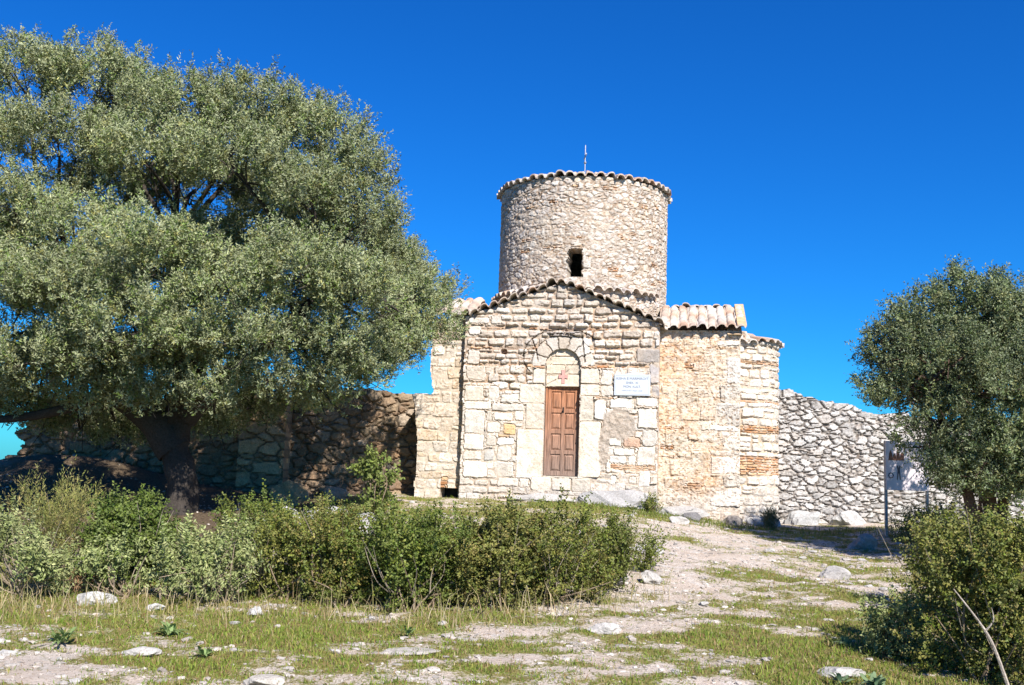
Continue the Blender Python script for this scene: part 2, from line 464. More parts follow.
    def rubble(s, cw, ch, pal, relief=0.05, soft=0.05, gap=0.008, var=0.6, zlo=None, zhi=None, tint=None):
        """polygonal stones round jittered points"""
        U, Z = s.wu, s.wz
        gj = np.floor(Z / ch)
        best = np.full(U.shape, 9.0); sec = np.full(U.shape, 9.0)
        bi = np.zeros(U.shape); bj = np.zeros(U.shape); bpu = np.zeros(U.shape); bpz = np.zeros(U.shape)
        for dj in (-2, -1, 0, 1, 2):
            j = gj + dj
            off = hash2(j, j * 0, s.seed + 50)
            gi = np.floor(U / cw - off)
            for di in (-2, -1, 0, 1, 2):
                i = gi + di
                pu = (i + off + 0.5 + 0.8 * (hash2(i, j, s.seed + 51) - 0.5)) * cw
                pz = (j + 0.5 + 0.8 * (hash2(i, j, s.seed + 52) - 0.5)) * ch
                wgt = var * (hash2(i, j, s.seed + 53) - 0.5)
                dd = np.hypot((U - pu) / cw, (Z - pz) / ch) - wgt
                b = dd < best
                sec = np.where(b, best, np.minimum(sec, dd))
                best = np.where(b, dd, best)
                bi = np.where(b, i, bi); bj = np.where(b, j, bj); bpu = np.where(b, pu, bpu); bpz = np.where(b, pz, bpz)
        d = (sec - best) * 0.5 * min(cw, ch) - gap
        prof = sstep(0, soft, d)
        r1, r2, r3 = hash2(bi, bj, s.seed + 60), hash2(bi, bj, s.seed + 61), hash2(bi, bj, s.seed + 62)
        ht = relief * (0.3 + 1.1 * r1) + ((U - bpu) * (r2 - 0.5) * 0.35 + (Z - bpz) * (r3 - 0.5) * 0.45) * min(1, relief / 0.04)
        # facet the stones a little
        fa = hash2(bi, bj, s.seed + 63) * 6.28
        ht = ht - 0.22 * min(1, relief / 0.04) * np.maximum(0, (U - bpu) * np.cos(fa) + (Z - bpz) * np.sin(fa) - 0.25 * min(cw, ch))
        ht = ht + min(0.02, relief * 0.7) * s.rough + min(0.012, relief * 0.6) * fbm(s.U * 26, s.Z * 26, 2, s.seed + 70)
        reg = np.ones(U.shape, bool)
        if zlo is not None: reg &= Z >= zlo
        if zhi is not None: reg &= Z < zhi
        pal = np.array(pal)
        c = pal[(hash2(bi, bj, s.seed + 64) * len(pal)).astype(int) % len(pal)] * (0.85 + 0.3 * hash2(bi, bj, s.seed + 65))[..., None]
        c = c * (1 + 0.12 * s.rough)[..., None]
        k = sstep(0, 0.012, d)[..., None] * reg[..., None]
        s.H = np.where(reg, s.H * (1 - prof) + ht * prof, s.H)
        s.C = s.C * (1 - k) + c * k
        s.cellz = bpz; s.cellu = bpu
    def bricks(s, u0, u1, z0, z1, hb=0.045):
        z = z0
        while z < z1 - 0.01:
            u = u0 - s.rng.uniform(0, 0.1)
            zz = min(z + hb * s.rng.uniform(0.8, 1.25), z1)
            while u < u1 - 0.02:
                w = s.rng.uniform(0.12, 0.3)
                s.stamp(max(u, u0), min(u + w, u1), z, zz, BRICK[s.rng.integers(4)], s.rng.uniform(0.0, 0.02), 0.015, 0.004, 1.0)
                u += w
            z = zz
    def wash(s, fn, col, amt):
        k = np.clip(fn, 0, 1)[..., None] * amt
        s.C = s.C * (1 - k) + np.array(col) * (0.9 + 0.2 * s.rough)[..., None] * k
    def point(s, amt, col, seed, f=1.3):
        k = sstep(0.35 - amt, 0.85 - amt, vnoise(s.U * f, s.Z * f, seed) * 0.6 + vnoise(s.U * f * 4, s.Z * f * 4, seed + 1) * 0.4)
        lv = -0.003 + 0.008 * fbm(s.U * 12, s.Z * 12, 3, seed + 2)
        low = s.H < lv
        s.H = np.where(low, s.H + (lv - s.H) * k, s.H)
        kk = (k * 0.75 * low)[..., None]
        s.C = s.C * (1 - kk) + np.array(col) * (1 + 0.25 * fbm(s.U * 9, s.Z * 9, 3, seed + 3))[..., None] * kk
    def pit(s, amt, seed, depth=0.012):
        n = vnoise(s.U * 24, s.Z * 30, seed) * 0.6 + vnoise(s.U * 47, s.Z * 52, seed + 1) * 0.4
        k = sstep(0.57, 0.72, n) * (0.4 + 0.6 * vnoise(s.U * 2.2, s.Z * 2.2, seed + 2)) * amt
        s.H = s.H - depth * k
        s.C = s.C * (1 - 0.5 * k[..., None] * np.array((0.75, 1.0, 1.2)))
        k2 = sstep(0.6, 0.75, vnoise(s.U * 19, s.Z * 25, seed + 5)) * amt * 0.35
        s.C = s.C * (1 - k2[..., None]) + np.array((0.70, 0.66, 0.60)) * k2[..., None]
    def cells(s, a):
        return a[:-1, :-1] & a[1:, :-1] & a[:-1, 1:] & a[1:, 1:]

# ------------------------------------------------------------------ the church
YAW = radians(-10)
CH = empty('church', (1.11, 21.0, 0.9), YAW, label='small pale stone church with a round drum tower, tiled roofs and a wooden door', cat='church')
Z0 = 0.9

def flat_wall(name, mz, mask, depth, thick, hole=None, holeth=0.5, mat=M_STONE, parent=CH):
    Pm = np.stack([mz.U, depth - mz.H, mz.Z - Z0], -1)
    kw = {}
    if hole is not None: kw = dict(holeback=np.array([0, holeth, 0.0]), hole=hole)
    return grid_mesh(name, Pm, mz.cells(mask), np.array([0, thick, 0.0]), mat, parent, mz.C, smooth=False, **kw)

# --- gable front
AP = (-0.08, 5.57); EVL, EVR = (-2.16, 4.82), (1.99, 4.70)
def rake(u):
    t = np.where(u < AP[0], (u - EVL[0]) / (AP[0] - EVL[0]), (EVR[0] - u) / (EVR[0] - AP[0]))
    e = np.where(u < AP[0], EVL[1], EVR[1])
    return e + (AP[1] - e) * (np.clip(t, -0.3, 1) ** 1.06 if False else np.clip(t, -0.3, 1))
g = Masonry(-2.16, 1.99, 0.45, 5.63, 0.016, 11)
g.mortar((0.40, 0.28, 0.19), -0.022)
g.rows((0.20, 0.34), (0.28, 0.55), CREAM, 0.012, 0.022, 0.006, zhi=2.9, split=0.3)
g.rows((0.13, 0.20), (0.18, 0.46), CREAM, 0.022, 0.03, 0.008, zlo=2.9, zhi=3.75, split=0.1, brick=0.1)
g.rows((0.10, 0.19), (0.14, 0.42), CREAM + DRUMC[:3], 0.034, 0.035, 0.011, zlo=3.75, split=0.12, brick=0.14)
g.pit(1.0, 295)
WH = (0.63, 0.58, 0.515); WH2 = (0.60, 0.545, 0.47)
for q in [(-2.13,-1.71,2.99,3.34),(-2.13,-1.52,2.80,2.99),(-2.11,-1.65,2.28,2.80),(-1.64,-1.50,2.57,2.80),(-1.47,-1.04,2.58,2.76),(-1.02,-0.82,2.59,2.80),(-1.63,-1.30,2.30,2.56),(-2.11,-1.67,1.95,2.28),(-1.64,-1.38,2.04,2.25),(-1.38,-1.01,2.06,2.24),(-2.12,-1.71,1.73,1.94),(-1.67,-1.41,1.74,2.01),(-1.38,-1.06,1.73,2.05),(-2.11,-1.57,1.36,1.73),(-1.43,-0.99,1.40,1.73),(-1.35,-0.94,2.97,3.17),(-1.62,-1.37,2.97,3.34),(-1.52,-0.82,2.78,2.96),(-1.35,-0.87,1.20,1.40),(-0.86,-0.66,1.20,1.41),(-2.11,-1.65,4.66,4.82),(-1.62,-1.36,4.65,4.84),(-2.09,-1.81,4.40,4.61),(-2.09,-1.81,3.77,4.10),(-2.09,-1.67,3.45,3.76),
          (0.78,1.07,3.16,3.39),(0.66,0.91,2.65,3.09),(0.97,1.49,2.89,3.12),(1.51,1.98,2.94,3.15),(1.54,1.98,2.51,2.92),(1.65,1.97,2.13,2.50),(1.55,1.96,1.70,2.14),(0.98,1.25,2.11,2.30),(1.06,1.53,1.93,2.09),(0.99,1.35,1.75,1.94),(1.37,1.53,1.73,1.95),(1.61,1.86,1.31,1.64),(1.00,1.14,1.30,1.52),(1.38,1.57,1.35,1.52),(0.78,1.04,3.39,3.71)]:
    g.stamp(*q, col=(WH, WH2, CREAM[4], CREAM[1])[g.rng.integers(4)], relief=0.014, soft=0.025)
g.stamp(-1.27, -0.98, 2.29, 2.53, (0.62, 0.43, 0.22), 0.012)
g.stamp(1.27, 1.63, 2.10, 2.31, (0.54, 0.36, 0.26), 0.012)
g.stamp(1.51, 2.00, 3.86, 4.16, (0.40, 0.36, 0.33), 0.02)
g.stamp(1.79, 2.02, 3.43, 3.85, (0.37, 0.34, 0.33), 0.012)
g.stamp(1.83, 2.02, 3.17, 3.42, (0.40, 0.37, 0.36), 0.012)
g.bricks(1.03, 1.96, 1.63, 1.75, 0.04)
g.bricks(0.36, 1.06, 3.735, 3.80, 0.06)
g.bricks(1.19, 1.80, 3.755, 3.81, 0.05)
g.bricks(-0.78, -0.40, 3.72, 3.80, 0.07)
g.bricks(-1.36, -1.12, 2.24, 2.31, 0.05)
g.bricks(0.66, 1.05, 3.11, 3.15, 0.04)
# dressed jambs and sill
JB = (0.655, 0.585, 0.49)
for q in [(-0.94,-0.385,2.97,3.38),(-0.79,-0.385,2.43,2.97),(-0.96,-0.385,1.43,2.42),(0.355,0.77,3.15,3.40),(0.355,0.65,2.63,3.15),(0.355,0.82,1.45,2.63),(-0.66,-0.385,3.39,3.72),(0.355,0.76,3.40,3.73),(-0.64,-0.20,1.14,1.44),(-0.19,0.22,1.16,1.44),(0.22,0.62,1.14,1.44)]:
    g.stamp(*q, col=JB, relief=0.012, soft=0.018, gap=0.004, warp=0.25)
# plaster patch
pd = ((g.U - 1.19) / 0.36) ** 2 + ((g.Z - 2.58) / 0.34) ** 2
pd2 = ((g.U - 0.88) / 0.12) ** 2 + ((g.Z - 2.1) / 0.45) ** 2
pk = sstep(1.15, 0.75, np.minimum(pd, pd2) + 0.5 * g.rough)
g.H = g.H * (1 - pk) + (0.006 + 0.016 * fbm(g.U * 16, g.Z * 16, 3, 77)) * pk
g.C = g.C * (1 - pk[..., None]) + np.array((0.40, 0.335, 0.275)) * (1 + 0.3 * fbm(g.U * 18, g.Z * 18, 3, 78))[..., None] * pk[..., None]
# rubble band at the foot
# voussoirs over the niche
ux, uz = g.U + 0.015, g.Z - 3.77
rad = np.hypot(ux, uz); ang = np.arctan2(uz, ux)
ring = (rad > 0.36) & (rad < 0.68 + 0.05 * g.rough) & (uz > 0)
seg = ang / pi * 7 + 0.25 * g.rough
ed = np.abs(seg - np.round(seg)) * pi / 7 * rad
kk = sstep(0.004, 0.018, ed) * sstep(0, 0.02, 0.68 - rad)
vc = np.array([CREAM[i % 5] for i in range(9)])[np.clip(seg.astype(int), 0, 8)]
g.H = np.where(ring, -0.03 * (1 - kk) + 0.012 * kk + 0.008 * g.rough, g.H)
g.C = np.where(ring[..., None], vc * kk[..., None] + np.array((0.16, 0.12, 0.09)) * (1 - kk[..., None]), g.C)
g.point(0.06, (0.53, 0.44, 0.345), 190)
def crack(m, pts, w, depth=0.04):
    for (a, b), (c, d) in zip(pts[:-1], pts[1:]):
        t = np.clip(((m.U - a) * (c - a) + (m.Z - b) * (d - b)) / ((c - a) ** 2 + (d - b) ** 2 + 1e-9), 0, 1)
        ds = np.hypot(m.U - a - t * (c - a), m.Z - b - t * (d - b)) + 0.012 * m.rough
        k = sstep(w, w * 0.4, ds)
        m.H -= depth * k
        m.C = m.C * (1 - 0.75 * k[..., None]) + np.array((0.10, 0.075, 0.055)) * 0.75 * k[..., None]
arcp = [(-0.02 + 0.86 * cos(a), 3.98 + 0.58 * sin(a)) for a in np.linspace(radians(215), radians(40), 16)]
crack(g, arcp, 0.018, 0.035)
crack(g, [(-0.70, 4.35), (-0.60, 4.1), (-0.56, 3.86)], 0.016)
crack(g, [(0.36, 4.5), (0.40, 4.2), (0.44, 3.86)], 0.018)
# slate levelling course above the arch
for a, b, zz in [(-0.36, 0.02, 4.46), (0.02, 0.34, 4.47), (-0.3, 0.2, 4.40)]:
    g.stamp(a, b, zz, zz + 0.055, (0.33, 0.31, 0.31), 0.05, 0.02)
# putlog hole
pk = sstep(0.085, 0.06, np.hypot(g.U + 1.30, (g.Z - 4.06) * 1.3))
g.H -= 0.12 * pk; g.wash(pk, (0.45, 0.24, 0.12), 0.8)
g.wash(sstep(0.5, 0.85, vnoise(g.U * 2.6, g.Z * 2.6, 91)), (0.62, 0.49, 0.36), 0.30)
g.wash(sstep(0.6, 0.9, vnoise(g.U * 3.3, g.Z * 3.3, 93)), (0.52, 0.50, 0.47), 0.15)
# darker weathering under the gable
g.wash(sstep(0.45, 0.95, vnoise(g.U * 1.1, g.Z * 1.3, 90)) * sstep(3.4, 4.2, g.Z), (0.36, 0.30, 0.25), 0.35)
g.wash(sstep(1.6, 1.0, g.Z + 0.1 * g.rough), (0.46, 0.42, 0.38), 0.45)
g.pit(0.35, 290)
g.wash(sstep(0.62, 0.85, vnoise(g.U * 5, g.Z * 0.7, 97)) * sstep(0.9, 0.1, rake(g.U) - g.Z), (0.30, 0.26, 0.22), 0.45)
opening = (((g.U > -0.385) & (g.U < 0.355)) & (g.Z > 1.445) & (g.Z < 3.76)) | ((rad < 0.37) & (uz > 0))
mask = (g.Z < rake(g.U)) & ~opening
holez = (g.U > -0.5) & (g.U < 0.5) & (g.Z > 1.3) & (g.Z < 4.3)
flat_wall('gable_wall', g, mask, 0.0, 1.2, holez, 0.45)

# --- tympanum
t_ = Masonry(-0.385, 0.355, 3.335, 4.15, 0.015, 15)
t_.mortar((0.58, 0.49, 0.38), 0.0)
for q in [(-0.39, 0.36, 3.33, 3.60), (-0.39, 0.02, 3.60, 3.80), (0.02, 0.36, 3.60, 3.80), (-0.3, 0.3, 3.8, 3.98), (-0.2, 0.2, 3.98, 4.15)]:
    t_.stamp(*q, col=(0.60, 0.51, 0.40), relief=0.006, soft=0.015, gap=0.003, warp=0.4)
crack(t_, [(-0.38, 3.38), (-0.15, 3.5), (0.1, 3.7), (0.26, 3.95)], 0.009, 0.008)
tm = flat_wall('tympanum', t_, np.ones_like(t_.U, bool), 0.085, 0.3)
bm = bmesh.new()
pts = []
for k, (cx, cz) in enumerate([(-.035, -.15), (.035, -.15), (.03, -.03), (.095, -.045), (.095, .04), (.03, .03), (.04, .14), (-.04, .14), (-.03, .03), (-.095, .04), (-.095, -.045), (-.03, -.03)]):
    pts.append(bm.verts.new((-0.015 + cx, 0.064, 3.555 - Z0 + cz)))
f0 = bm.faces.new(pts)
ex = bmesh.ops.extrude_face_region(bm, geom=[f0])
for v in ex['geom']:
    if isinstance(v, bmesh.types.BMVert): v.co.y += 0.03
bmesh.ops.recalc_face_normals(bm, faces=bm.faces)
bmobj('painted_cross', bm, mat_plain('faded_red_paint', (0.56, 0.30, 0.26), 0.9, 0, 0.3, 40), tm)

# --- door
def mat_wood():
    m, t, b, l = mat_new('weathered_door_wood')
    tc = t.nodes.new('ShaderNodeTexCoord')
    mp = t.nodes.new('ShaderNodeMapping'); mp.inputs['Scale'].default_value = (30, 30, 2.2)
    n = t.nodes.new('ShaderNodeTexNoise'); n.inputs['Scale'].default_value = 1.6; n.inputs['Detail'].default_value = 7
    l.new(tc.outputs['Object'], mp.inputs[0]); l.new(mp.outputs[0], n.inputs['Vector'])
    sx = t.nodes.new('ShaderNodeSeparateXYZ'); l.new(tc.outputs['Object'], sx.inputs[0])
    mr = t.nodes.new('ShaderNodeMapRange'); mr.inputs['From Min'].default_value = 0.6; mr.inputs['From Max'].default_value = 2.4
    l.new(sx.outputs['Z'], mr.inputs['Value'])
    mx = t.nodes.new('ShaderNodeMix'); mx.data_type = 'RGBA'
    mx.inputs['A'].default_value = (0.23, 0.155, 0.12, 1); mx.inputs['B'].default_value = (0.35, 0.145, 0.065, 1)
    l.new(mr.outputs[0], mx.inputs['Factor'])
    rp = t.nodes.new('ShaderNodeMapRange'); rp.inputs['From Min'].default_value = 0.3; rp.inputs['From Max'].default_value = 0.7
    rp.inputs['To Min'].default_value = 0.45; rp.inputs['To Max'].default_value = 1.4
    l.new(n.outputs[0], rp.inputs['Value'])
    mu = t.nodes.new('ShaderNodeMix'); mu.data_type = 'RGBA'; mu.blend_type = 'MULTIPLY'; mu.inputs['Factor'].default_value = 1
    l.new(mx.outputs['Result'], mu.inputs['A']); l.new(rp.outputs[0], mu.inputs['B'])
    l.new(mu.outputs['Result'], b.inputs['Base Color'])
    b.inputs['Roughness'].default_value = 0.7
    bp = t.nodes.new('ShaderNodeBump'); bp.inputs['Strength'].default_value = 0.3; bp.inputs['Distance'].default_value = 0.004
    l.new(n.outputs[0], bp.inputs['Height']); l.new(bp.outputs[0], b.inputs['Normal'])
    return m
M_WOOD = mat_wood()
DY = 0.17
dz = lambda z: z - Z0
bm = bmesh.new()
add_box(bm, -0.383, 0.353, DY, DY + 0.03, dz(1.40), dz(3.30))
xs = [(-0.335, -0.255), (-0.045, 0.03), (0.235, 0.315)]
zs = [1.47, 1.565, 1.92, 2.0, 2.35, 2.44, 2.79, 2.87, 3.24, 3.30]
for a, b_ in xs: add_box(bm, a, b_, DY - 0.028, DY, dz(1.47), dz(3.30), 0.004)
for i in range(0, 10, 2):
    for a, b_ in [(-0.255, -0.045), (0.03, 0.235)]:
        add_box(bm, a, b_, DY - 0.026, DY, dz(zs[i]), dz(zs[i + 1]), 0.004)
door = bmobj('door', bm, M_WOOD, CH)
for i in range(1, 9, 2):
    for a, b_ in [(-0.255, -0.045), (0.03, 0.235)]:
        bm = bmesh.new()
        z0, z1 = dz(zs[i]), dz(zs[i + 1])
        y0, y1 = DY - 0.001, DY - 0.022
        o = [(a + .012, z0 + .012), (b_ - .012, z0 + .012), (b_ - .012, z1 - .012), (a + .012, z1 - .012)]
        n_ = [(a + .045, z0 + .05), (b_ - .045, z0 + .05), (b_ - .045, z1 - .05), (a + .045, z1 - .05)]
        vo = [bm.verts.new((x, y0, z)) for x, z in o]; vi = [bm.verts.new((x, y1, z)) for x, z in n_]
        for k in range(4): bm.faces.new((vo[k], vo[(k + 1) % 4], vi[(k + 1) % 4], vi[k]))
        bm.faces.new(vi); bm.faces.new(vo[::-1])
        bmobj('door_panel', bm, M_WOOD, door)
bm = bmesh.new()
add_box(bm, -0.3845, -0.34, DY - 0.05, DY + 0.06, dz(1.45), dz(3.33), 0.004)
add_box(bm, 0.32, 0.354, DY - 0.05, DY + 0.06, dz(1.45), dz(3.33), 0.004)
add_box(bm, -0.34, 0.32, DY - 0.05, DY + 0.06, dz(3.302), dz(3.334), 0.004)
bmobj('door_frame', bm, M_WOOD, door)
bm = bmesh.new()
add_box(bm, -0.3835, 0.3535, 0.02, DY + 0.2, dz(1.36), dz(1.462), 0.006)
bmobj('threshold', bm, mat_plain('worn_step_stone', (0.5, 0.44, 0.36), 0.9, 0, 0.3, 12, 0.3), CH)
bm = bmesh.new()
add_box(bm, -0.02, 0.012, DY - 0.034, DY - 0.027, dz(2.79), dz(2.91), 0.002)
bmesh.ops.create_cone(bm, cap_ends=True, segments=10, radius1=0.018, radius2=0.015, depth=0.05, matrix=Matrix.Translation((-0.004, DY - 0.058, dz(2.845))) @ Matrix.Rotation(pi / 2, 4, 'X'))
bmobj('door_handle', bm, mat_plain('dark_iron', (0.06, 0.055, 0.05), 0.5, 0.8), door)

# --- tiles
def tile_color(ncol, nrow, seed, pale=0.5):
    r = np.random.default_rng(seed)
    base = np.array([(0.50, 0.42, 0.35), (0.46, 0.36, 0.29), (0.54, 0.48, 0.42), (0.44, 0.30, 0.22), (0.52, 0.44, 0.36), (0.47, 0.41, 0.37)])
    return base[r.integers(len(base), size=(nrow, ncol))] * r.uniform(0.85, 1.12, (nrow, ncol, 1))
def tiled(name, eave, ridge, ntile, ncourse, seed, parent=CH, amp=0.05, thick=0.024, wob=0.014, sub=10, subt=4, up=None, lift=0.034, wrap=False, pal=None):
    """barrel tiles: eave(s), ridge(s) -> 3-D curves for s in 0..1"""
    ns, nt_ = ntile * sub + (0 if wrap else 1), ncourse * subt + 1
    s_ = np.linspace(0, 1, ns, endpoint=not wrap)
    tt = np.linspace(0, 1, nt_)
    E_, R_ = eave(s_), ridge(s_)
    r = np.random.default_rng(seed)
    ph = s_ * ntile
    col = np.clip(ph.astype(int), 0, ntile - 1); fr = ph - col
    cover = np.sqrt(np.clip(1 - ((fr - 0.5) / 0.34) ** 2, 0, 1))
    pf = np.minimum(fr, 1 - fr)
    pan = -0.45 * np.sqrt(np.clip(1 - (pf / 0.17) ** 2, 0, 1))
    prof = np.where(np.abs(fr - 0.5) < 0.34, cover, pan) * amp
    Pm = E_[None] * (1 - tt[:, None, None]) + R_[None] * tt[:, None, None]
    cj = r.normal(0, wob, (ncourse, ntile)); sj = r.normal(0, 0.014, (ncourse, ntile))
    ci = np.clip((tt * ncourse).astype(int), 0, ncourse - 1); cf = tt * ncourse - ci
    off = prof[None] * (0.85 + 0.3 * r.random((ncourse, ntile)))[ci][:, col] + lift * (1 - cf)[:, None] + cj[ci][:, col]
    upv = np.array([0, 0, 1.0]) if up is None else np.asarray(up)
    Pm = Pm + off[..., None] * upv
    if not wrap:
        pass
    # each tile lies a little crooked
    du = np.gradient(E_, axis=0); du = du / (np.linalg.norm(du, axis=1, keepdims=True) + 1e-9)
    Pm = Pm + du[None] * (sj[ci][:, col] * (4 * np.minimum(fr, 1 - fr))[None])[..., None]
    # uneven tile ends at the eave
    sl = E_ - R_; sl = sl / np.linalg.norm(sl, axis=1, keepdims=True)
    Pm[0] += sl * np.abs(r.normal(0, 0.022, ntile))[col][:, None]
    Cc = tile_color(ntile, ncourse, seed)[ci][:, col]
    if pal is not None: Cc = Cc * np.array(pal)
    mk = np.ones((nt_ - 1, ns if wrap else ns - 1), bool)
    return grid_mesh(name, Pm, mk, -thick * upv, M_TILE, parent, Cc, backsheet=True, wrap=wrap)

def line(a, b):
    a, b = np.array(a, float), np.array(b, float)
    return lambda s: a[None] * (1 - s[:, None]) + b[None] * s[:, None]
# verge of the front gable: tile ends face forward
apz = AP[1] + 0.05 - Z0
def verge(y):
    def f(s):
        u = EVL[0] - 0.10 + s * (EVR[0] - EVL[0] + 0.20)
        z = rake(np.clip(u, EVL[0] - 0.1, EVR[0] + 0.1)) + 0.02 - 0.10 * np.exp(-((u - AP[0]) / 0.12) ** 2) * 0.4 - Z0
        return np.stack([u, np.full_like(u, y), z], 1)
    return f
tiled('verge_tiles', verge(-0.13), verge(0.42), 21, 1, 3, amp=0.052, thick=0.022)
def slope_roof(name, e0, e1, r0, r1, n, c, seed):
    return tiled(name, line(e0, e1), line(r0, r1), n, c, seed, amp=0.042, lift=0.042)
slope_roof('gable_roof', (EVL[0] - 0.12, 0.35, EVL[1] - 0.06 - Z0), (EVL[0] - 0.12, 2.2, EVL[1] - 0.06 - Z0), (AP[0], 0.35, AP[1] - 0.02 - Z0), (AP[0], 2.2, AP[1] - 0.02 - Z0), 8, 5, 4)
slope_roof('gable_roof', (EVR[0] + 0.12, 0.35, EVR[1] - 0.06 - Z0), (EVR[0] + 0.12, 2.2, EVR[1] - 0.06 - Z0), (AP[0], 0.35, AP[1] - 0.02 - Z0), (AP[0], 2.2, AP[1] - 0.02 - Z0), 8, 5, 5)

# --- drum
DC = np.array([0.08, 2.5]); DR = 1.98
nth = int(2 * pi * DR / 0.021)
d = Masonry(0, 2 * pi * DR, 4.4, 8.06, 0.021, 31)
d.mortar((0.31, 0.23, 0.165), -0.012)
d.rubble(0.165, 0.085, DRUMC, 0.009, 0.013, 0.003, 0.9)
d.point(0.0, (0.50, 0.42, 0.34), 194, 0.9)
thd = d.U / DR - pi                                    # 0 = facing front, growing to the right
aw = (thd - radians(1)) * DR   # metres from the window axis
def dr_u(deg): return (radians(deg) + pi) * DR
wu = dr_u(1)
for q in [(wu - 0.35, wu + 0.0, 6.93, 6.98), (wu - 0.1, wu + 0.16, 6.42, 6.50), (wu - 0.75, wu - 0.55, 6.44, 6.50), (wu - 0.5, wu - 0.3, 6.44, 6.51), (wu + 1.3, wu + 1.45, 6.8, 6.9), (wu - 1.25, wu - 1.0, 7.4, 7.45)]:
    d.bricks(*q, hb=0.05)
d.stamp(wu + 0.15, wu + 0.38, 5.98, 6.28, (0.56, 0.51, 0.45), 0.015)
d.wash(sstep(0.5, 0.9, vnoise(d.U * 0.9, d.Z * 1.2, 96)), (0.42, 0.36, 0.30), 0.35)
d.wash(sstep(0.55, 0.85, vnoise(d.U * 1.4, d.Z * 1.4, 98)), (0.55, 0.42, 0.28), 0.25)
rb_ = np.random.default_rng(5)
for k in range(26):
    a0 = wu + rb_.uniform(-2.6, 2.6); z0_ = rb_.uniform(5.7, 7.9); w0 = rb_.uniform(0.08, 0.34)
    d.bricks(a0, a0 + w0, z0_, z0_ + 0.045 * rb_.integers(1, 3), 0.045)
d.pit(1.0, 330, 0.010); d.pit(0.8, 335, 0.008)
whole = (np.abs(aw + 0.04 * d.rough + 0.015 * np.sin(d.Z * 30)) < 0.16) & (d.Z > 5.80) & (d.Z < 6.40)
Rr = DR + d.H
Pm = np.stack([DC[0] + Rr * np.sin(thd), DC[1] - Rr * np.cos(thd), d.Z - Z0], -1)[:, :-1]
inw = np.stack([-np.sin(thd), np.cos(thd), 0 * thd], -1)[:, :-1] * 0.55
ok = ~whole
mk = ok[:-1, :-1] & ok[1:, :-1] & ok[:-1, 1:] & ok[1:, 1:]
grid_mesh('drum_wall', Pm, mk, inw, M_STONE, CH, d.C[:, :-1], wrap=True)
def ringc(r, z):
    def f(s):
        a = s * 2 * pi
        return np.stack([DC[0] + r * np.sin(a), DC[1] - r * np.cos(a), np.full_like(a, z - Z0)], 1)
    return f
tiled('drum_roof', ringc(DR + 0.07, 8.08), ringc(0.12, 8.50), 56, 4, 8, amp=0.055, wrap=True, thick=0.03)
# course of pan ends and mortar under the eave
def arcc(r, z, a0, a1):
    def f(s):
        a = radians(a0) + s * radians(a1 - a0)
        return np.stack([DC[0] + r * np.sin(a), DC[1] - r * np.cos(a), np.full_like(a, z - Z0)], 1)
    return f
tiled('skirt_roof', arcc(DR + 0.13, 5.50, -104, 62), arcc(DR - 0.15, 5.64, -104, 62), 27, 1, 9, amp=0.05)
bm = bmesh.new()
fx, fy = DC
add_box(bm, fx - 0.012, fx + 0.012, fy - 0.012, fy + 0.012, 8.42 - Z0, 9.42 - Z0, 0.004)
add_box(bm, fx - 0.011, fx + 0.011, fy - 0.22, fy + 0.22, 9.12 - Z0, 9.16 - Z0, 0.003)
bmesh.ops.create_uvsphere(bm, u_segments=10, v_segments=6, radius=0.035, matrix=Matrix.Translation((fx, fy, 8.98 - Z0)))
fin = bmobj('finial_cross', bm, mat_plain('galvanised_metal', (0.38, 0.38, 0.4), 0.35, 0.7), CH)
fin.matrix_local = Matrix.Translation((fx, fy, 0)) @ Matrix.Rotation(radians(13), 4, 'Z') @ Matrix.Translation((-fx, -fy, 0))

# --- west arm with its broken corner
w_ = Masonry(-3.40, -1.9, 0.45, 4.80, 0.018, 41)
w_.mortar((0.44, 0.35, 0.26), -0.015)
w_.rows((0.16, 0.32), (0.22, 0.5), CREAM[:4] + [(0.52, 0.42, 0.31)], 0.013, 0.025, 0.007, split=0.25, brick=0.06)
w_.wash(sstep(0.45, 0.8, vnoise(w_.U * 1.5, w_.Z * 1.2, 44)), (0.56, 0.43, 0.29), 0.45)
w_.pit(0.9, 300)
edge = np.interp(w_.Z, [0.45, 0.9, 2.2, 2.9, 3.14, 3.17, 3.3, 3.7, 4.2, 4.8], [-3.28, -3.2, -3.18, -3.28, -3.36, -2.98, -2.90, -2.96, -2.95, -2.93]) + 0.018 * fbm(w_.Z * 5, w_.Z * 0 + 3, 3, 46)
w_.point(0.14, (0.55, 0.465, 0.37), 191)
w_.bricks(-2.62, -2.46, 1.12, 1.36, 0.07)
w_.bricks(-2.30, -2.22, 1.12, 1.28, 0.06)
lowhole = (w_.U > -2.62 + 0.03 * w_.rough) & (w_.U < -2.24) & (w_.Z > 0.86) & (w_.Z < 1.13)
wm = (w_.U > edge) & ~lowhole & ~((np.hypot(w_.U + 2.95, w_.Z - 3.22) < 0.09))
hz = (w_.U > -2.7) & (w_.U < -2.1) & (w_.Z > 0.7) & (w_.Z < 1.25)
flat_wall('west_arm_wall', w_, wm, 0.20, 2.9, hz, 0.45)
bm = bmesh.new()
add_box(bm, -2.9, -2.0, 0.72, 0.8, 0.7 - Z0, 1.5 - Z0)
bmobj('recess_back', bm, mat_plain('recess_shade_black', (0.05, 0.045, 0.04), 0.9), CH)  # near-black panel paints in the shade inside the low opening
slope_roof('west_arm_roof', (-3.02, 0.06, 4.84 - Z0), (-2.08, 0.06, 4.84 - Z0), (-3.02, 1.6, 5.45 - Z0), (-2.08, 1.6, 5.45 - Z0), 4, 4, 12)
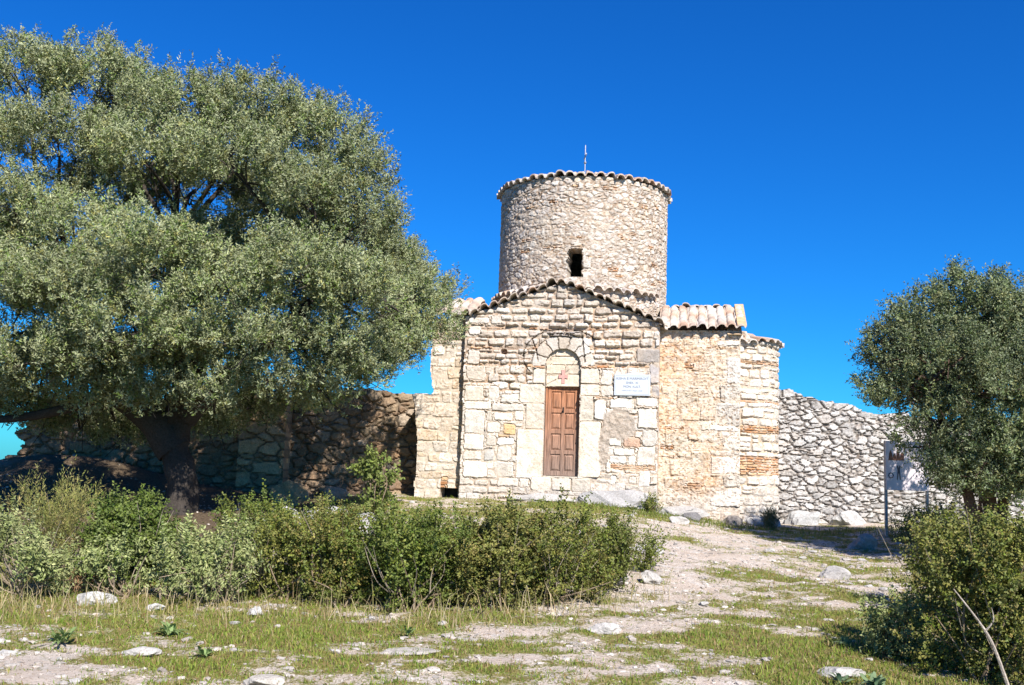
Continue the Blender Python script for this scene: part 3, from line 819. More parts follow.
slope_roof('west_arm_roof', (-2.08, 3.2, 4.8 - Z0), (-3.02, 3.2, 4.8 - Z0), (-2.08, 1.6, 5.45 - Z0), (-3.02, 1.6, 5.45 - Z0), 4, 4, 13)

# --- east arm
e_ = Masonry(1.9, 3.67, 0.35, 4.64, 0.018, 51)
e_.mortar((0.55, 0.45, 0.34), -0.004)
ORG = [(0.62, 0.50, 0.375), (0.63, 0.52, 0.395), (0.60, 0.45, 0.315), (0.64, 0.55, 0.44), (0.61, 0.49, 0.365)]
e_.rows((0.13, 0.24), (0.2, 0.45), ORG, 0.006, 0.03, 0.005, zlo=3.2, split=0.25, brick=0.12)
e_.rows((0.28, 0.46), (0.34, 0.62), ORG, 0.004, 0.03, 0.003, zhi=3.2, split=0.2)
for k, (za, zb) in enumerate([(0.95, 1.35), (1.35, 1.62), (1.62, 2.0), (2.0, 2.12), (2.12, 2.5), (2.5, 2.62), (2.62, 3.1), (3.1, 3.5), (3.5, 4.05), (4.3, 4.42)]):
    w = (0.62, 0.34, 0.6, 0.66, 0.36, 0.62, 0.5, 0.42, 0.30, 0.5)[k]
    e_.stamp(3.66 - w, 3.68, za, zb, (WH, WH2, CREAM[4])[k % 3], 0.012, 0.02)
for q in [(2.35, 2.8, 2.95, 3.4), (2.65, 3.05, 1.65, 2.1), (2.1, 2.6, 2.05, 2.5)]: e_.stamp(*q, col=(0.60, 0.51, 0.39), relief=0.01)
e_.point(0.22, (0.58, 0.49, 0.385), 192)
e_.bricks(2.5, 2.95, 1.30, 1.40, 0.05); e_.bricks(2.0, 2.5, 2.52, 2.57, 0.05); e_.bricks(2.1, 2.4, 4.28, 4.33, 0.05); e_.bricks(2.5, 2.7, 3.82, 3.95, 0.05); e_.bricks(2.95, 3.6, 4.25, 4.29, 0.04); e_.bricks(2.02, 2.3, 2.1, 2.2, 0.05)
e_.wash(sstep(0.4, 0.85, vnoise(e_.U * 1.6, e_.Z * 1.5, 54)) * sstep(3.6, 3.0, e_.U), (0.62, 0.40, 0.235), 0.60)
e_.wash(sstep(1.5, 0.9, e_.Z + 0.15 * e_.rough), (0.48, 0.45, 0.42), 0.5)
e_.pit(1.0, 310, 0.015)
e_.pit(0.8, 315)
flat_wall('east_arm_wall', e_, np.ones_like(e_.U, bool), 0.60, 2.6)
slope_roof('east_arm_roof', (1.96, 0.42, 4.68 - Z0), (3.77, 0.42, 4.68 - Z0), (1.96, 1.9, 5.36 - Z0), (3.77, 1.9, 5.36 - Z0), 9, 5, 22)
slope_roof('east_arm_roof', (3.77, 3.38, 4.68 - Z0), (1.96, 3.38, 4.68 - Z0), (3.77, 1.9, 5.38 - Z0), (1.96, 1.9, 5.38 - Z0), 8, 4, 23)
# gable filling of the east arm, seen edge-on
bm = bmesh.new()
tri = [(0.5, 4.55), (3.3, 4.55), (1.9, 5.34)]
va = [bm.verts.new((3.40, y, z - Z0)) for y, z in tri]; vb = [bm.verts.new((3.70, y, z - Z0)) for y, z in tri]
bm.faces.new(va); bm.faces.new(vb[::-1])
for k in range(3): bm.faces.new((va[k], vb[k], vb[(k + 1) % 3], va[(k + 1) % 3]))
bmesh.ops.recalc_face_normals(bm, faces=bm.faces)
bmobj('east_gable', bm, mat_plain('ochre_plaster', (0.55, 0.40, 0.25), 0.95, 0, 0.3, 9, 0.4), CH)
# mortar verge strip along the right end of the east roof
bm = bmesh.new()
for k in range(8):
    t0, t1 = k / 8, (k + 1) / 8 - 0.01
    ya, yb = 0.46 + t0 * 1.42, 0.46 + t1 * 1.42
    za, zb = 4.71 + t0 * 0.67 - Z0, 4.71 + t1 * 0.67 - Z0
    q = [(3.60, ya, za), (3.79, ya, za), (3.79, yb, zb), (3.60, yb, zb)]
    a = [bm.verts.new(Vector(p)) for p in q]; b_ = [bm.verts.new(Vector(p) + Vector((0, 0, 0.045 + 0.012 * random.random()))) for p in q]
    bm.faces.new(b_); bm.faces.new(a[::-1])
    for i in range(4): bm.faces.new((a[i], a[(i + 1) % 4], b_[(i + 1) % 4], b_[i]))
bmobj('verge_mortar', bm, mat_plain('ochre_mortar', (0.56, 0.38, 0.21), 0.95, 0, 0.3, 14, 0.4), CH)

# --- apse
AC = np.array([3.60, 1.9]); AR = 0.95
ap = Masonry(0, AR * pi, 0.3, 4.50, 0.018, 61)
ap.mortar((0.46, 0.37, 0.27), -0.018)
ap.rows((0.13, 0.24), (0.18, 0.42), CREAM, 0.018, 0.03, 0.008, split=0.15, brick=0.0)
for za, zb in [(1.62, 2.02), (2.52, 2.68), (3.15, 3.22), (3.98, 4.06)]:
    ap.bricks(0.0, AR * pi, za, zb, 0.05)
ap.point(0.05, (0.54, 0.46, 0.37), 193)
pk = sstep(0.5, 0.75, vnoise(ap.U * 2.3, ap.Z * 2.0, 66))
for zz in (2.3, 3.3, 3.7): ap.bricks(1.5, 2.2, zz, zz + 0.05, 0.05)
ap.wash(sstep(1.5, 1.0, ap.Z + 0.15 * ap.rough), (0.50, 0.47, 0.44), 0.6)
ap.pit(0.7, 320)
ta = ap.U / AR
Rr = AR + ap.H
Pm = np.stack([AC[0] + Rr * np.sin(ta), AC[1] - Rr * np.cos(ta), ap.Z - Z0], -1)
inw = np.stack([-np.sin(ta), np.cos(ta), 0 * ta], -1) * 0.5
grid_mesh('apse_wall', Pm, ap.cells(np.ones_like(ap.U, bool)), inw, M_STONE, CH, ap.C)
def half(r, z):
    def f(s):
        a = s * pi
        return np.stack([AC[0] + r * np.sin(a), AC[1] - r * np.cos(a), np.full_like(a, z - Z0)], 1)
    return f
tiled('apse_roof', half(AR + 0.10, 4.47), half(0.1, 4.74), 14, 3, 26, amp=0.05)

# ------------------------------------------------------------------ plaque
M_MARBLE = mat_plain('pale_marble', (0.52, 0.555, 0.61), 0.4, 0, 0.12, 6, 0.05)
PLQ = empty('plaque', (0, 0, 0), label='pale marble plaque with faint lettering on the wall right of the church door', cat='plaque')
PLQ.matrix_world = Matrix.Translation((1.11, 21.0, 0)) @ Matrix.Rotation(YAW, 4, 'Z') @ Matrix.Translation((1.445, -0.03, 3.175))
bm = bmesh.new()
pts = [(-.37, 0), (.37, 0), (.37, .435), (.28, .435), (.16, .452), (.03, .475), (-.08, .462), (-.16, .44), (-.37, .435)]
vs = [bm.verts.new((x, -0.028, z)) for x, z in pts]
f0 = bm.faces.new(vs)
ex = bmesh.ops.extrude_face_region(bm, geom=[f0])
for v in ex['geom']:
    if isinstance(v, bmesh.types.BMVert): v.co.y += 0.05
bmesh.ops.recalc_face_normals(bm, faces=bm.faces)
bmobj('slab', bm, M_MARBLE, PLQ)
M_INK = mat_plain('faded_engraved_paint', (0.13, 0.15, 0.20), 0.8, 0, 0.1, 20, 0)
M_INK2 = mat_plain('worn_engraved_paint', (0.30, 0.33, 0.39), 0.8, 0, 0.1, 20, 0)
for txt, z, sz, mm in [('KISHA E MARMIROIT', 0.325, 0.072, M_INK), ('SHEK. XI', 0.240, 0.066, M_INK), ('MON. KULT.', 0.160, 0.066, M_INK), ('MBROHET NGA LIGJI', 0.085, 0.046, M_INK2)]:
    cu = bpy.data.curves.new('lettering', 'FONT')
    cu.body = txt; cu.size = sz; cu.align_x = 'CENTER'; cu.extrude = 0.002
    cu.materials.append(mm)
    tmp = bpy.data.objects.new('lettering', cu)
    me = bpy.data.meshes.new_from_object(tmp)
    bpy.data.objects.remove(tmp)
    o = bpy.data.objects.new('lettering', me); COL.objects.link(o); o.parent = PLQ
    o.location = (0, -0.0295, z); o.rotation_euler = (pi / 2, 0, 0)
bm = bmesh.new()
for x0, x1, z0, z1 in [(-.345, .345, .022, .027), (-.345, .345, .405, .41), (-.345, -.34, .027, .405), (.34, .345, .027, .405)]:
    add_box(bm, x0, x1, -0.0305, -0.0275, z0, z1)
bmobj('border_line', bm, M_INK2, PLQ)

# ------------------------------------------------------------------ dry stone wall on the right
r_ = Masonry(0, 7.2, 0.2, 3.9, 0.024, 71)
r_.wu = r_.wu + 0.05 * fbm(r_.U * 2.2, r_.Z * 2.2, 2, 72)
r_.wz = r_.wz + 0.06 * fbm(r_.U * 1.8, r_.Z * 3.0, 2, 73)
r_.mortar((0.21, 0.18, 0.155), -0.035)
r_.rubble(0.20, 0.088, [tuple(0.92 * v for v in c) for c in GREY], 0.026, 0.013, 0.001, 1.2)
r_.pit(0.6, 340)
topz = np.interp(r_.cellu, [0, 0.5, 1.0, 1.6, 2.6, 3.2, 4.5, 7.2], [3.58, 3.60, 3.50, 3.35, 3.12, 3.16, 3.1, 2.9])
rm = r_.cellz < topz
rm[:3] = True
RW = empty('dry_stone_wall', (5.55, 22.55, 0.5), radians(1.5), label='grey dry stone boundary wall running right from the church apse', cat='wall')
Pm = np.stack([r_.U, -r_.H, r_.Z - 0.5], -1)
grid_mesh('masonry', Pm, r_.cells(rm), np.array([0, 0.7, 0.0]), M_GREYSTONE, RW, r_.C)

# ------------------------------------------------------------------ ruined walls on the left
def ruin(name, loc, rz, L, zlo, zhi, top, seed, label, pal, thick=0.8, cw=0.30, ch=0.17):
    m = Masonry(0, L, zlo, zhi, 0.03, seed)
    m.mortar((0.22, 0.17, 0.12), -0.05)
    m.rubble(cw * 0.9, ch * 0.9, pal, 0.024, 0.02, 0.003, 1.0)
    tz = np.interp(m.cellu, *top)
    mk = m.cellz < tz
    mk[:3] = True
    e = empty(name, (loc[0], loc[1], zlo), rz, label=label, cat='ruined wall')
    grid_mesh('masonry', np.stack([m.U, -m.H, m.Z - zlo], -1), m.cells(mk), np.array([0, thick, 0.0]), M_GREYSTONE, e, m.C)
    return e
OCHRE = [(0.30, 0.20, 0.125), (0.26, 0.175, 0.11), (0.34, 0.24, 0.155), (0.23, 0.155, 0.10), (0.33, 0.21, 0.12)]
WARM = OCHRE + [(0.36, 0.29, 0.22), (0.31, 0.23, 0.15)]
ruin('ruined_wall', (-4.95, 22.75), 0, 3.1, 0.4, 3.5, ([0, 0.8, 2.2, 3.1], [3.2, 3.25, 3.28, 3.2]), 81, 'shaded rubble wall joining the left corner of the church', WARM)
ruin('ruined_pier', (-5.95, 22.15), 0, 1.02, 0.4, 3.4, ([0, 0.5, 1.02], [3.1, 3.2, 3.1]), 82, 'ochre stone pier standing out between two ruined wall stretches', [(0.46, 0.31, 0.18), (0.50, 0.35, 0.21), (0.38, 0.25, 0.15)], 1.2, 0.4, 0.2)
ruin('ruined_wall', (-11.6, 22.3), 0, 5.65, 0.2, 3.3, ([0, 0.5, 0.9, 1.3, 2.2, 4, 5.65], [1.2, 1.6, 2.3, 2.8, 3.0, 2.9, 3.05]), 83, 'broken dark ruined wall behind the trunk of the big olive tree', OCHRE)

# ------------------------------------------------------------------ rocks
bm = bmesh.new(); bmesh.ops.create_icosphere(bm, subdivisions=4, radius=1)
ICO_V = np.array([v.co[:] for v in bm.verts]); ICO_F = np.array([[v.index for v in f.verts] for f in bm.faces]); bm.free()
bm = bmesh.new(); bmesh.ops.create_icosphere(bm, subdivisions=1, radius=1)
ICO1_V = np.array([v.co[:] for v in bm.verts]); ICO1_F = np.array([[v.index for v in f.verts] for f in bm.faces]); bm.free()
bm = bmesh.new(); bmesh.ops.create_icosphere(bm, subdivisions=2, radius=1)
ICO2_V = np.array([v.co[:] for v in bm.verts]); ICO2_F = np.array([[v.index for v in f.verts] for f in bm.faces]); bm.free()
def rock_shape(seed, cuts=11, rough=0.2):
    r = np.random.default_rng(seed)
    V = ICO_V.copy()
    for _ in range(cuts):
        n = r.normal(size=3); n /= np.linalg.norm(n)
        k = r.uniform(0.55, 0.85)
        dd = V @ n - k
        V = V - np.where(dd > 0, dd, 0)[:, None] * n * 0.92
    nz = fbm(V[:, 0] * 2.4 + V[:, 2] * 1.3 + seed, V[:, 1] * 2.4 - V[:, 2] * 1.7, 4, seed)
    return V * (1 + rough * nz)[:, None], nz
def rock(x, y, sx, sy, sz, seed, label, col=(0.56, 0.53, 0.49), rz=0.0, sink=0.35, name='limestone_rock', group=None, cat='rock'):
    V, nz = rock_shape(seed)
    V = V * np.array([sx, sy, sz])
    c, s = cos(rz), sin(rz)
    V = V @ np.array([[c, s, 0], [-s, c, 0], [0, 0, 1]])
    o = npmesh(name, V, [ICO_F], M_GREYSTONE, None, np.array(col)[None] * 0.72 * (1 + 0.3 * nz)[:, None])
    o.location = (x, y, gz(x, y) + sz * (1 - 2 * sink))
    return tag(o, label, cat, group)
PALE = (0.58, 0.55, 0.51)
rock(2.15, 20.75, 0.95, 0.42, 0.30, 101, 'large pale bedrock hump below the wall right of the church door', (0.50, 0.48, 0.47), 0.1, 0.42, 'bedrock_outcrop')
rock(0.8, 20.75, 0.75, 0.3, 0.12, 102, 'low white bedrock ledge under the church door sill', (0.56, 0.53, 0.50), 0, 0.4, 'bedrock_outcrop')
rock(3.45, 20.7, 0.75, 0.35, 0.20, 103, 'white bedrock shelf at the foot of the orange tinted arm', (0.58, 0.55, 0.52), 0.1, 0.45, 'bedrock_outcrop')
rock(3.72, 20.25, 0.24, 0.2, 0.16, 104, 'dark grey boulder at the foot of the orange tinted church arm', (0.25, 0.24, 0.24))
rock(4.55, 20.45, 0.26, 0.22, 0.17, 105, 'brownish grey boulder below the brick banded apse', (0.33, 0.29, 0.26))
rock(5.35, 20.95, 0.45, 0.26, 0.2, 106, 'white boulder at the foot of the apse', (0.58, 0.56, 0.53), 0.2, 0.4)
rock(6.55, 22.3, 0.5, 0.26, 0.36, 107, 'big white upright boulder at the left foot of the dry stone wall', (0.58, 0.57, 0.55), 0.1, 0.45)
rock(7.55, 22.3, 0.42, 0.26, 0.32, 108, 'squarish white boulder in the foot of the dry stone wall near the board', (0.60, 0.58, 0.55), 0, 0.45)
rock(1.27, 12.2, 0.26, 0.18, 0.10, 110, 'flat pale stone in the grass just right of the bushes', PALE, 0.2)
rock(0.98, 9.85, 0.19, 0.12, 0.06, 111, 'flat white stone alone in the grass before the central bushes', (0.62, 0.58, 0.54), 0.1)
rock(1.78, 12.4, 0.15, 0.13, 0.12, 112, 'upright white stone beside the right end of the bushes', PALE, 0.5)
rock(2.0, 14.6, 0.30, 0.2, 0.12, 113, 'long pale stone lying in the path below the church', PALE, -0.1)
rock(-1.78, 7.75, 0.19, 0.12, 0.06, 114, 'rounded pale stone at the very bottom edge left of centre', (0.60, 0.55, 0.48), 0.1)
rock(-4.15, 10.4, 0.22, 0.15, 0.09, 115, 'white rock under the pale bush at far left', (0.62, 0.60, 0.57), 0.2)
rock(-3.45, 10.2, 0.10, 0.08, 0.06, 116, 'small bright white stone below the sage bush', (0.68, 0.66, 0.63))
rock(-2.42, 10.1, 0.10, 0.08, 0.07, 117, 'small white cobble at the foot of the sage bush, right side', (0.66, 0.64, 0.6))
rock(-3.0, 8.6, 0.16, 0.09, 0.045, 118, 'flat white stone flush in the grass at lower left', PALE, 0.15)
rock(-4.0, 8.4, 0.12, 0.07, 0.04, 119, 'flat stone flake near the lower left corner', PALE, -0.1)
rock(-0.78, 8.7, 0.28, 0.15, 0.03, 120, 'broad flat pale slab flush with the ground at bottom centre', (0.58, 0.53, 0.47), 0.1, 0.25)
rock(2.85, 8.6, 0.24, 0.14, 0.055, 121, 'flat pale stone in green grass left of the right bush', PALE, 0.1)
rock(3.2, 19.0, 0.22, 0.16, 0.10, 122, 'pale stone on the upper path before the church', PALE)
rock(4.55, 14.0, 0.26, 0.18, 0.15, 123, 'pale rock at the near edge of the tree shadow', (0.50, 0.47, 0.44), 0.3)
rock(6.2, 17.6, 0.30, 0.2, 0.2, 124, 'grey rock lying inside the tree shadow', (0.42, 0.40, 0.38), 0.3)
rock(-2.75, 15.6, 0.50, 0.3, 0.28, 125, 'long white rock showing above the bushes by the ruined wall', (0.52, 0.50, 0.475), 0.1, 0.3)
rock(-2.15, 15.4, 0.35, 0.25, 0.30, 131, 'white rock with a pointed top above the bushes, nearest the sapling', (0.50, 0.48, 0.455), 0.4, 0.3)
rock(-3.45, 15.9, 0.34, 0.25, 0.24, 132, 'blocky white rock above the bushes, left of the long white rock', (0.60, 0.58, 0.55), 0.4, 0.3)
rock(-2.75, 14.4, 0.28, 0.2, 0.22, 133, 'white rock half hidden behind the green back bush', (0.60, 0.58, 0.55), 0.1, 0.3)
rock(-2.05, 14.3, 0.22, 0.2, 0.28, 126, 'white rock glimpsed among the dark green bushes', (0.62, 0.60, 0.58), 0.3, 0.3)
rock(-4.2, 19.6, 0.36, 0.28, 0.30, 127, 'ochre yellow block fallen at the foot of the ruined pier', (0.56, 0.40, 0.22), 0.1, 0.2, 'fallen_block', cat='stone block')
rock(-3.35, 19.9, 0.28, 0.25, 0.26, 128, 'pinkish rubble stone beside the ochre fallen block', (0.46, 0.36, 0.28), 0.4, 0.2)
rock(-4.45, 10.9, 0.16, 0.14, 0.2, 129, 'rusty brown stone wedged under the pale bush at far left', (0.36, 0.22, 0.12), 0.4, 0.2)
rk = random.Random(3)
for k in range(38):        # loose stones on the path and meadow
    while True:
        y = rk.uniform(7.6, 20); x = rk.uniform(-0.55, 0.42) * y
        if float(grassiness(np.array([x]), np.array([y]))[0]) < 0.6: break
    s = rk.uniform(0.025, 0.065)
    rock(x, y, s * rk.uniform(1, 1.7), s, s * rk.uniform(0.35, 0.7), 300 + k, 'small loose pale stone lying on the grassy slope', (0.56, 0.53, 0.49), rk.uniform(0, 3), 0.3, 'loose_stone', 'loose stones scattered on the slope', 'stone')
# gravel
N = 14000
y = rng.uniform(7.3, 21, N) ; x = rng.uniform(-0.58, 0.5, N) * y
gq_ = grassiness(x, y) + rng.normal(0, 0.15, N)
kp = gq_ < 0.55; x, y = x[kp], y[kp]; N = len(x)
sz = rng.gamma(1.6, 0.0045, N) + 0.005
V = ICO1_V[None] * (1 + 0.3 * rng.normal(size=(N, 12, 1)).clip(-1, 1)) * sz[:, None, None] * np.array([1.3, 1.0, 0.6])
an = rng.uniform(0, 6.28, N)
ca, sa = np.cos(an)[:, None], np.sin(an)[:, None]
V = np.stack([V[..., 0] * ca - V[..., 1] * sa, V[..., 0] * sa + V[..., 1] * ca, V[..., 2]], -1)
V += np.stack([x, y, ground(x, y) + sz * 0.2], -1)[:, None]
Fc = (ICO1_F[None] + (np.arange(N) * 12)[:, None, None]).reshape(-1, 3)
cc = np.array([0.50, 0.44, 0.38]) * rng.uniform(0.5, 1.15, (N, 1))
o = npmesh('gravel', V.reshape(-1, 3), [Fc], M_GREYSTONE, None, np.repeat(cc, 12, 0))
tag(o, kind='stuff')
N = 2600                   # half-buried cobbles
y = rng.uniform(7.3, 20.5, N); x = rng.uniform(-0.56, 0.48, N) * y
kp = (grassiness(x, y) + rng.normal(0, 0.15, N) < 0.66) & ~((x < -2.5) & (y > 12.5)); x, y = x[kp], y[kp]; N = len(x)
sz = rng.uniform(0.014, 0.05, N) * rng.uniform(0.6, 1, N)
V = ICO2_V[None] * (1 + 0.22 * rng.normal(size=(N, len(ICO2_V), 1)).clip(-1, 1)) * sz[:, None, None] * np.stack([rng.uniform(1, 1.9, N), rng.uniform(0.8, 1.2, N), rng.uniform(0.3, 0.6, N)], 1)[:, None]
an = rng.uniform(0, 6.28, N); ca, sa = np.cos(an)[:, None], np.sin(an)[:, None]
V = np.stack([V[..., 0] * ca - V[..., 1] * sa, V[..., 0] * sa + V[..., 1] * ca, V[..., 2]], -1)
V += np.stack([x, y, ground(x, y) + sz * 0.05], -1)[:, None]
Fc = (ICO2_F[None] + (np.arange(N) * len(ICO2_V))[:, None, None]).reshape(-1, 3)
cc = np.array([0.50, 0.455, 0.405]) * rng.uniform(0.6, 1.15, (N, 1))
o = npmesh('cobbles', V.reshape(-1, 3), [Fc], M_GREYSTONE, None, np.repeat(cc, len(ICO2_V), 0))
tag(o, kind='stuff')

# ------------------------------------------------------------------ leaves, tubes
def unit(v): return v / (np.linalg.norm(v, axis=-1, keepdims=True) + 1e-9)
def sprigs(Pp, D, n, L, ll, lw, spread, cols, r, curve=0.3, cvar=0.15, droop=0.0, tipsize=0.7):
    """n leaves along each little twig; returns vertices (diamond leaves), faces, colours"""
    m = len(Pp)
    L = np.broadcast_to(L, (m,))
    t = (np.arange(n) + r.uniform(0, 1, (m, n))) / n
    bend = r.normal(0, curve, (m, 1, 3)); bend[..., 2] -= droop
    pos = Pp[:, None] + (D[:, None] + bend * t[..., None] * 0.5) * (L[:, None] * t)[..., None]
    rd = r.normal(size=(m, n, 3))
    ax = unit(D[:, None] + bend * t[..., None])
    rd = unit(rd - (rd * ax).sum(-1, keepdims=True) * ax)
    ld = unit(ax * (1 - spread) + rd * spread)
    sz = ll * r.uniform(0.7, 1.25, (m, n, 1)) * (1 - (1 - tipsize) * t[..., None])
    nr = r.normal(size=(m, n, 3))
    side = unit(np.cross(ld, nr)) * (lw / ll) * sz * 0.5
    tip = pos + ld * sz
    mid = pos + ld * sz * 0.5
    fold = unit(np.cross(side, ld)) * sz * 0.06
    V = np.stack([pos, mid + side + fold, tip, mid - side + fold], 2).reshape(-1, 3)
    k = np.arange(m * n) * 4
    Fq = np.stack([k, k + 1, k + 2, k + 3], 1)
    c = np.repeat(cols[:, None], n, 1) * (1 + cvar * r.normal(size=(m, n, 1)))
    C = np.repeat(c.reshape(-1, 3), 4, 0)
    return V, Fq, C

def merge(parts):
    Vs, Fs, Cs, o = [], [], [], 0
    for v, f, c in parts:
        Vs.append(v); Fs.append(f + o); Cs.append(c); o += len(v)
    return np.concatenate(Vs), np.concatenate(Fs), np.concatenate(Cs)

def tube(pts, rad, sides=8, col=(0.2, 0.17, 0.14), seed=0, gnarl=0.12):
    pts = np.array(pts, float); rad = np.array(rad, float)
    # resample smooth
    n = max(6, len(pts) * 4)
    ti = np.linspace(0, len(pts) - 1, n)
    k = np.clip(ti.astype(int), 0, len(pts) - 2); f = (ti - k)[:, None]
    p0, p1, p2, p3 = pts[np.maximum(k - 1, 0)], pts[k], pts[k + 1], pts[np.minimum(k + 2, len(pts) - 1)]
    Pt = 0.5 * (2 * p1 + (p2 - p0) * f + (2 * p0 - 5 * p1 + 4 * p2 - p3) * f ** 2 + (3 * p1 - p0 - 3 * p2 + p3) * f ** 3)
    Rd = np.interp(ti, np.arange(len(rad)), rad)
    T = unit(np.gradient(Pt, axis=0))
    ref = np.where(np.abs(T[:, 2:3]) > 0.9, np.array([[1.0, 0, 0]]), np.array([[0, 0, 1.0]]))
    A = unit(np.cross(T, ref)); B = np.cross(T, A)
    a = np.arange(sides) / sides * 2 * pi
    g_ = 1 + gnarl * fbm(a[None] * 1.3 + seed, np.arange(n)[:, None] * 0.35 + 0 * a[None], 3, seed)
    V = Pt[:, None] + (A[:, None] * np.cos(a)[None, :, None] + B[:, None] * np.sin(a)[None, :, None]) * (Rd[:, None] * g_)[..., None]
    I = np.arange(n * sides).reshape(n, sides); In = np.roll(I, -1, 1)
    Fq = np.stack([I[:-1], In[:-1], In[1:], I[1:]], -1).reshape(-1, 4)
    C = np.repeat((np.array(col)[None] * (1 + 0.25 * fbm(np.arange(n) * 0.6 + seed, np.zeros(n), 2, seed))[:, None]), sides, 0)
    return V.reshape(-1, 3), Fq, C

def clump_sprigs(clumps, dens, r, up=0.6, low_cut=-0.6, inner=0.35, flat=0.85, gk=14, gs=0.15, wild=0.3):
    """twigs gathered into sprays; the sprays sit on and inside the clumps, with ragged radii"""
    Ps, Ds, Os = [], [], []
    for x, y, z, rr in clumps:
        n = max(6, int(dens * rr ** 2 / gk))
        v = unit(r.normal(size=(n * 3, 3)))
        v = v[v[:, 2] > low_cut][:n]
        lump = 1 + wild * fbm(v[:, 0] * 1.9 + x * 3, v[:, 1] * 1.9 + v[:, 2] * 2.3 + y, 3, 3) * 1.5
        q = rr * (inner + (1.0 - inner) * r.random(len(v)) ** 0.5) * lump * (1 + 0.25 * (r.random(len(v)) > 0.9))
        c = np.array([x, y, z]) + v * q[:, None] * np.array([1, 1, flat])
        dd = unit(v * 0.6 + np.array([0, 0, up]) + r.normal(0, 0.25, v.shape))
        tone = np.repeat(r.random() * 0.5 + 0.5 * r.random(len(v)), gk)
        c, dd = np.repeat(c, gk, 0), np.repeat(dd, gk, 0)
        m = len(c)
        al = r.uniform(-1.0, 1.3, (m, 1))
        Ps.append(c + dd * al * gs * 1.6 + r.normal(0, gs * 0.42, (m, 3)) * (1.25 - 0.45 * al))
        Ds.append(unit(dd + r.normal(0, 0.38, (m, 3))))
        Os.append(tone)
    return np.concatenate(Ps), np.concatenate(Ds), np.concatenate(Os)

def tree(name, loc, label, trunk, limbs, clumps, dens, nleaf, twig, ll, lw, pal, mat, barkcol, seed, up=0.6, spread=0.6, low_cut=-0.6, gs=0.15, flat=0.85, inner=0.35):
    r = np.random.default_rng(seed)
    e = empty(name, loc, label=label, cat='tree')
    o3 = np.array(loc)
    parts = [tube([np.array(p) - o3 for p in pp], rr, 16 if i == 0 else 10, barkcol, seed + i, 0.6 if i == 0 else 0.3) for i, (pp, rr) in enumerate(trunk)]
    npmesh('trunk', *(lambda a: (a[0], [a[1]]))(merge(parts)), M_BARK, e, merge(parts)[2], True)
    # limbs reaching into the clumps
    lp = []
    for i, (x, y, z, rr) in enumerate(clumps):
        b = min(limbs, key=lambda q: (q[0] - x) ** 2 + (q[1] - y) ** 2 + (q[2] - z) ** 2 + 3 * max(0, q[2] - z) ** 2)
        b = np.array(b); c = np.array([x, y, z])
        m1 = b + (c - b) * 0.4 + np.array([0, 0, 0.25]) + r.normal(0, 0.18, 3)
        R1 = 0.022 + 0.022 * rr
        lp.append(tube([b - o3, m1 - o3, c - o3], [R1 * 1.3, R1, R1 * 0.4], 7, barkcol, seed + 40 + i, 0.2))
        for k in range(6):
            v = unit(r.normal(size=3) + np.array([0, 0, 0.3]))
            s0 = b + (c - b) * r.uniform(0.5, 1.0)
            e1 = c + v * rr * r.uniform(0.7, 1.0)
            mm = (s0 + e1) / 2 + r.normal(0, 0.12, 3)
            lp.append(tube([s0 - o3, mm - o3, e1 - o3], [R1 * 0.4, R1 * 0.25, 0.006], 5, barkcol, seed + k, 0.1))
    a = merge(lp)
    npmesh('branches', a[0], [a[1]], M_BARK, e, a[2], True)
    Ps, Ds, Os = clump_sprigs(clumps, dens, r, up, low_cut, inner, flat, gs=gs)
    pal = np.array(pal)
    cols = pal[r.integers(len(pal), size=len(Ps))] * (0.5 + 0.9 * Os)[:, None]
    V, Fq, C = sprigs(Ps - o3, Ds, nleaf, r.uniform(0.6, 1.3, len(Ps)) * twig, ll, lw, spread, cols, r)
    npmesh('crown', V, [Fq], mat, e, C)
    return e

OL = [(0.200, 0.235, 0.088), (0.240, 0.268, 0.115), (0.145, 0.192, 0.052), (0.31, 0.325, 0.175), (0.110, 0.165, 0.034), (0.245, 0.235, 0.075)]
oc = [(-8.69,17.00,8.11,1.00),(-7.18,16.80,8.05,0.95),(-5.81,16.50,7.39,0.95),(-4.47,16.30,7.36,0.90),(-3.35,16.30,6.96,0.85),(-2.75,16.20,6.2,0.80),(-2.52,16.00,5.46,0.70),(-7.56,16.00,6.56,1.00),(-5.98,15.80,6.29,0.90),(-4.46,15.60,6.20,0.90),(-3.28,15.50,5.72,0.70),(-7.99,15.60,5.34,0.90),(-6.87,15.30,4.98,0.80),(-5.48,14.80,4.45,0.90),(-6.59,14.70,3.86,0.95),(-7.63,15.00,3.88,0.90),(-5.62,14.60,3.35,0.85),(-7.04,14.90,2.89,0.75),(-4.38,15.00,3.99,0.90),(-3.31,15.20,4.45,0.80),(-2.47,15.40,4.12,0.80),(-1.72,19.4,4.75,0.62),(-2.15,19.4,5.25,0.62),(-2.86,15.60,3.42,0.60),(-4.00,15.20,3.26,0.70),(-2.35,19.0,4.1,0.6),(-5.39,16.80,5.12,0.70),(-4.30,17.20,5.43,0.80),(-9.52,16.50,7.00,1.10),(-8.96,15.60,4.74,1.10),(-8.59,15.50,3.14,0.80),(-5.03,15.60,3.03,0.60),(-6.33,15.80,2.69,0.55)]
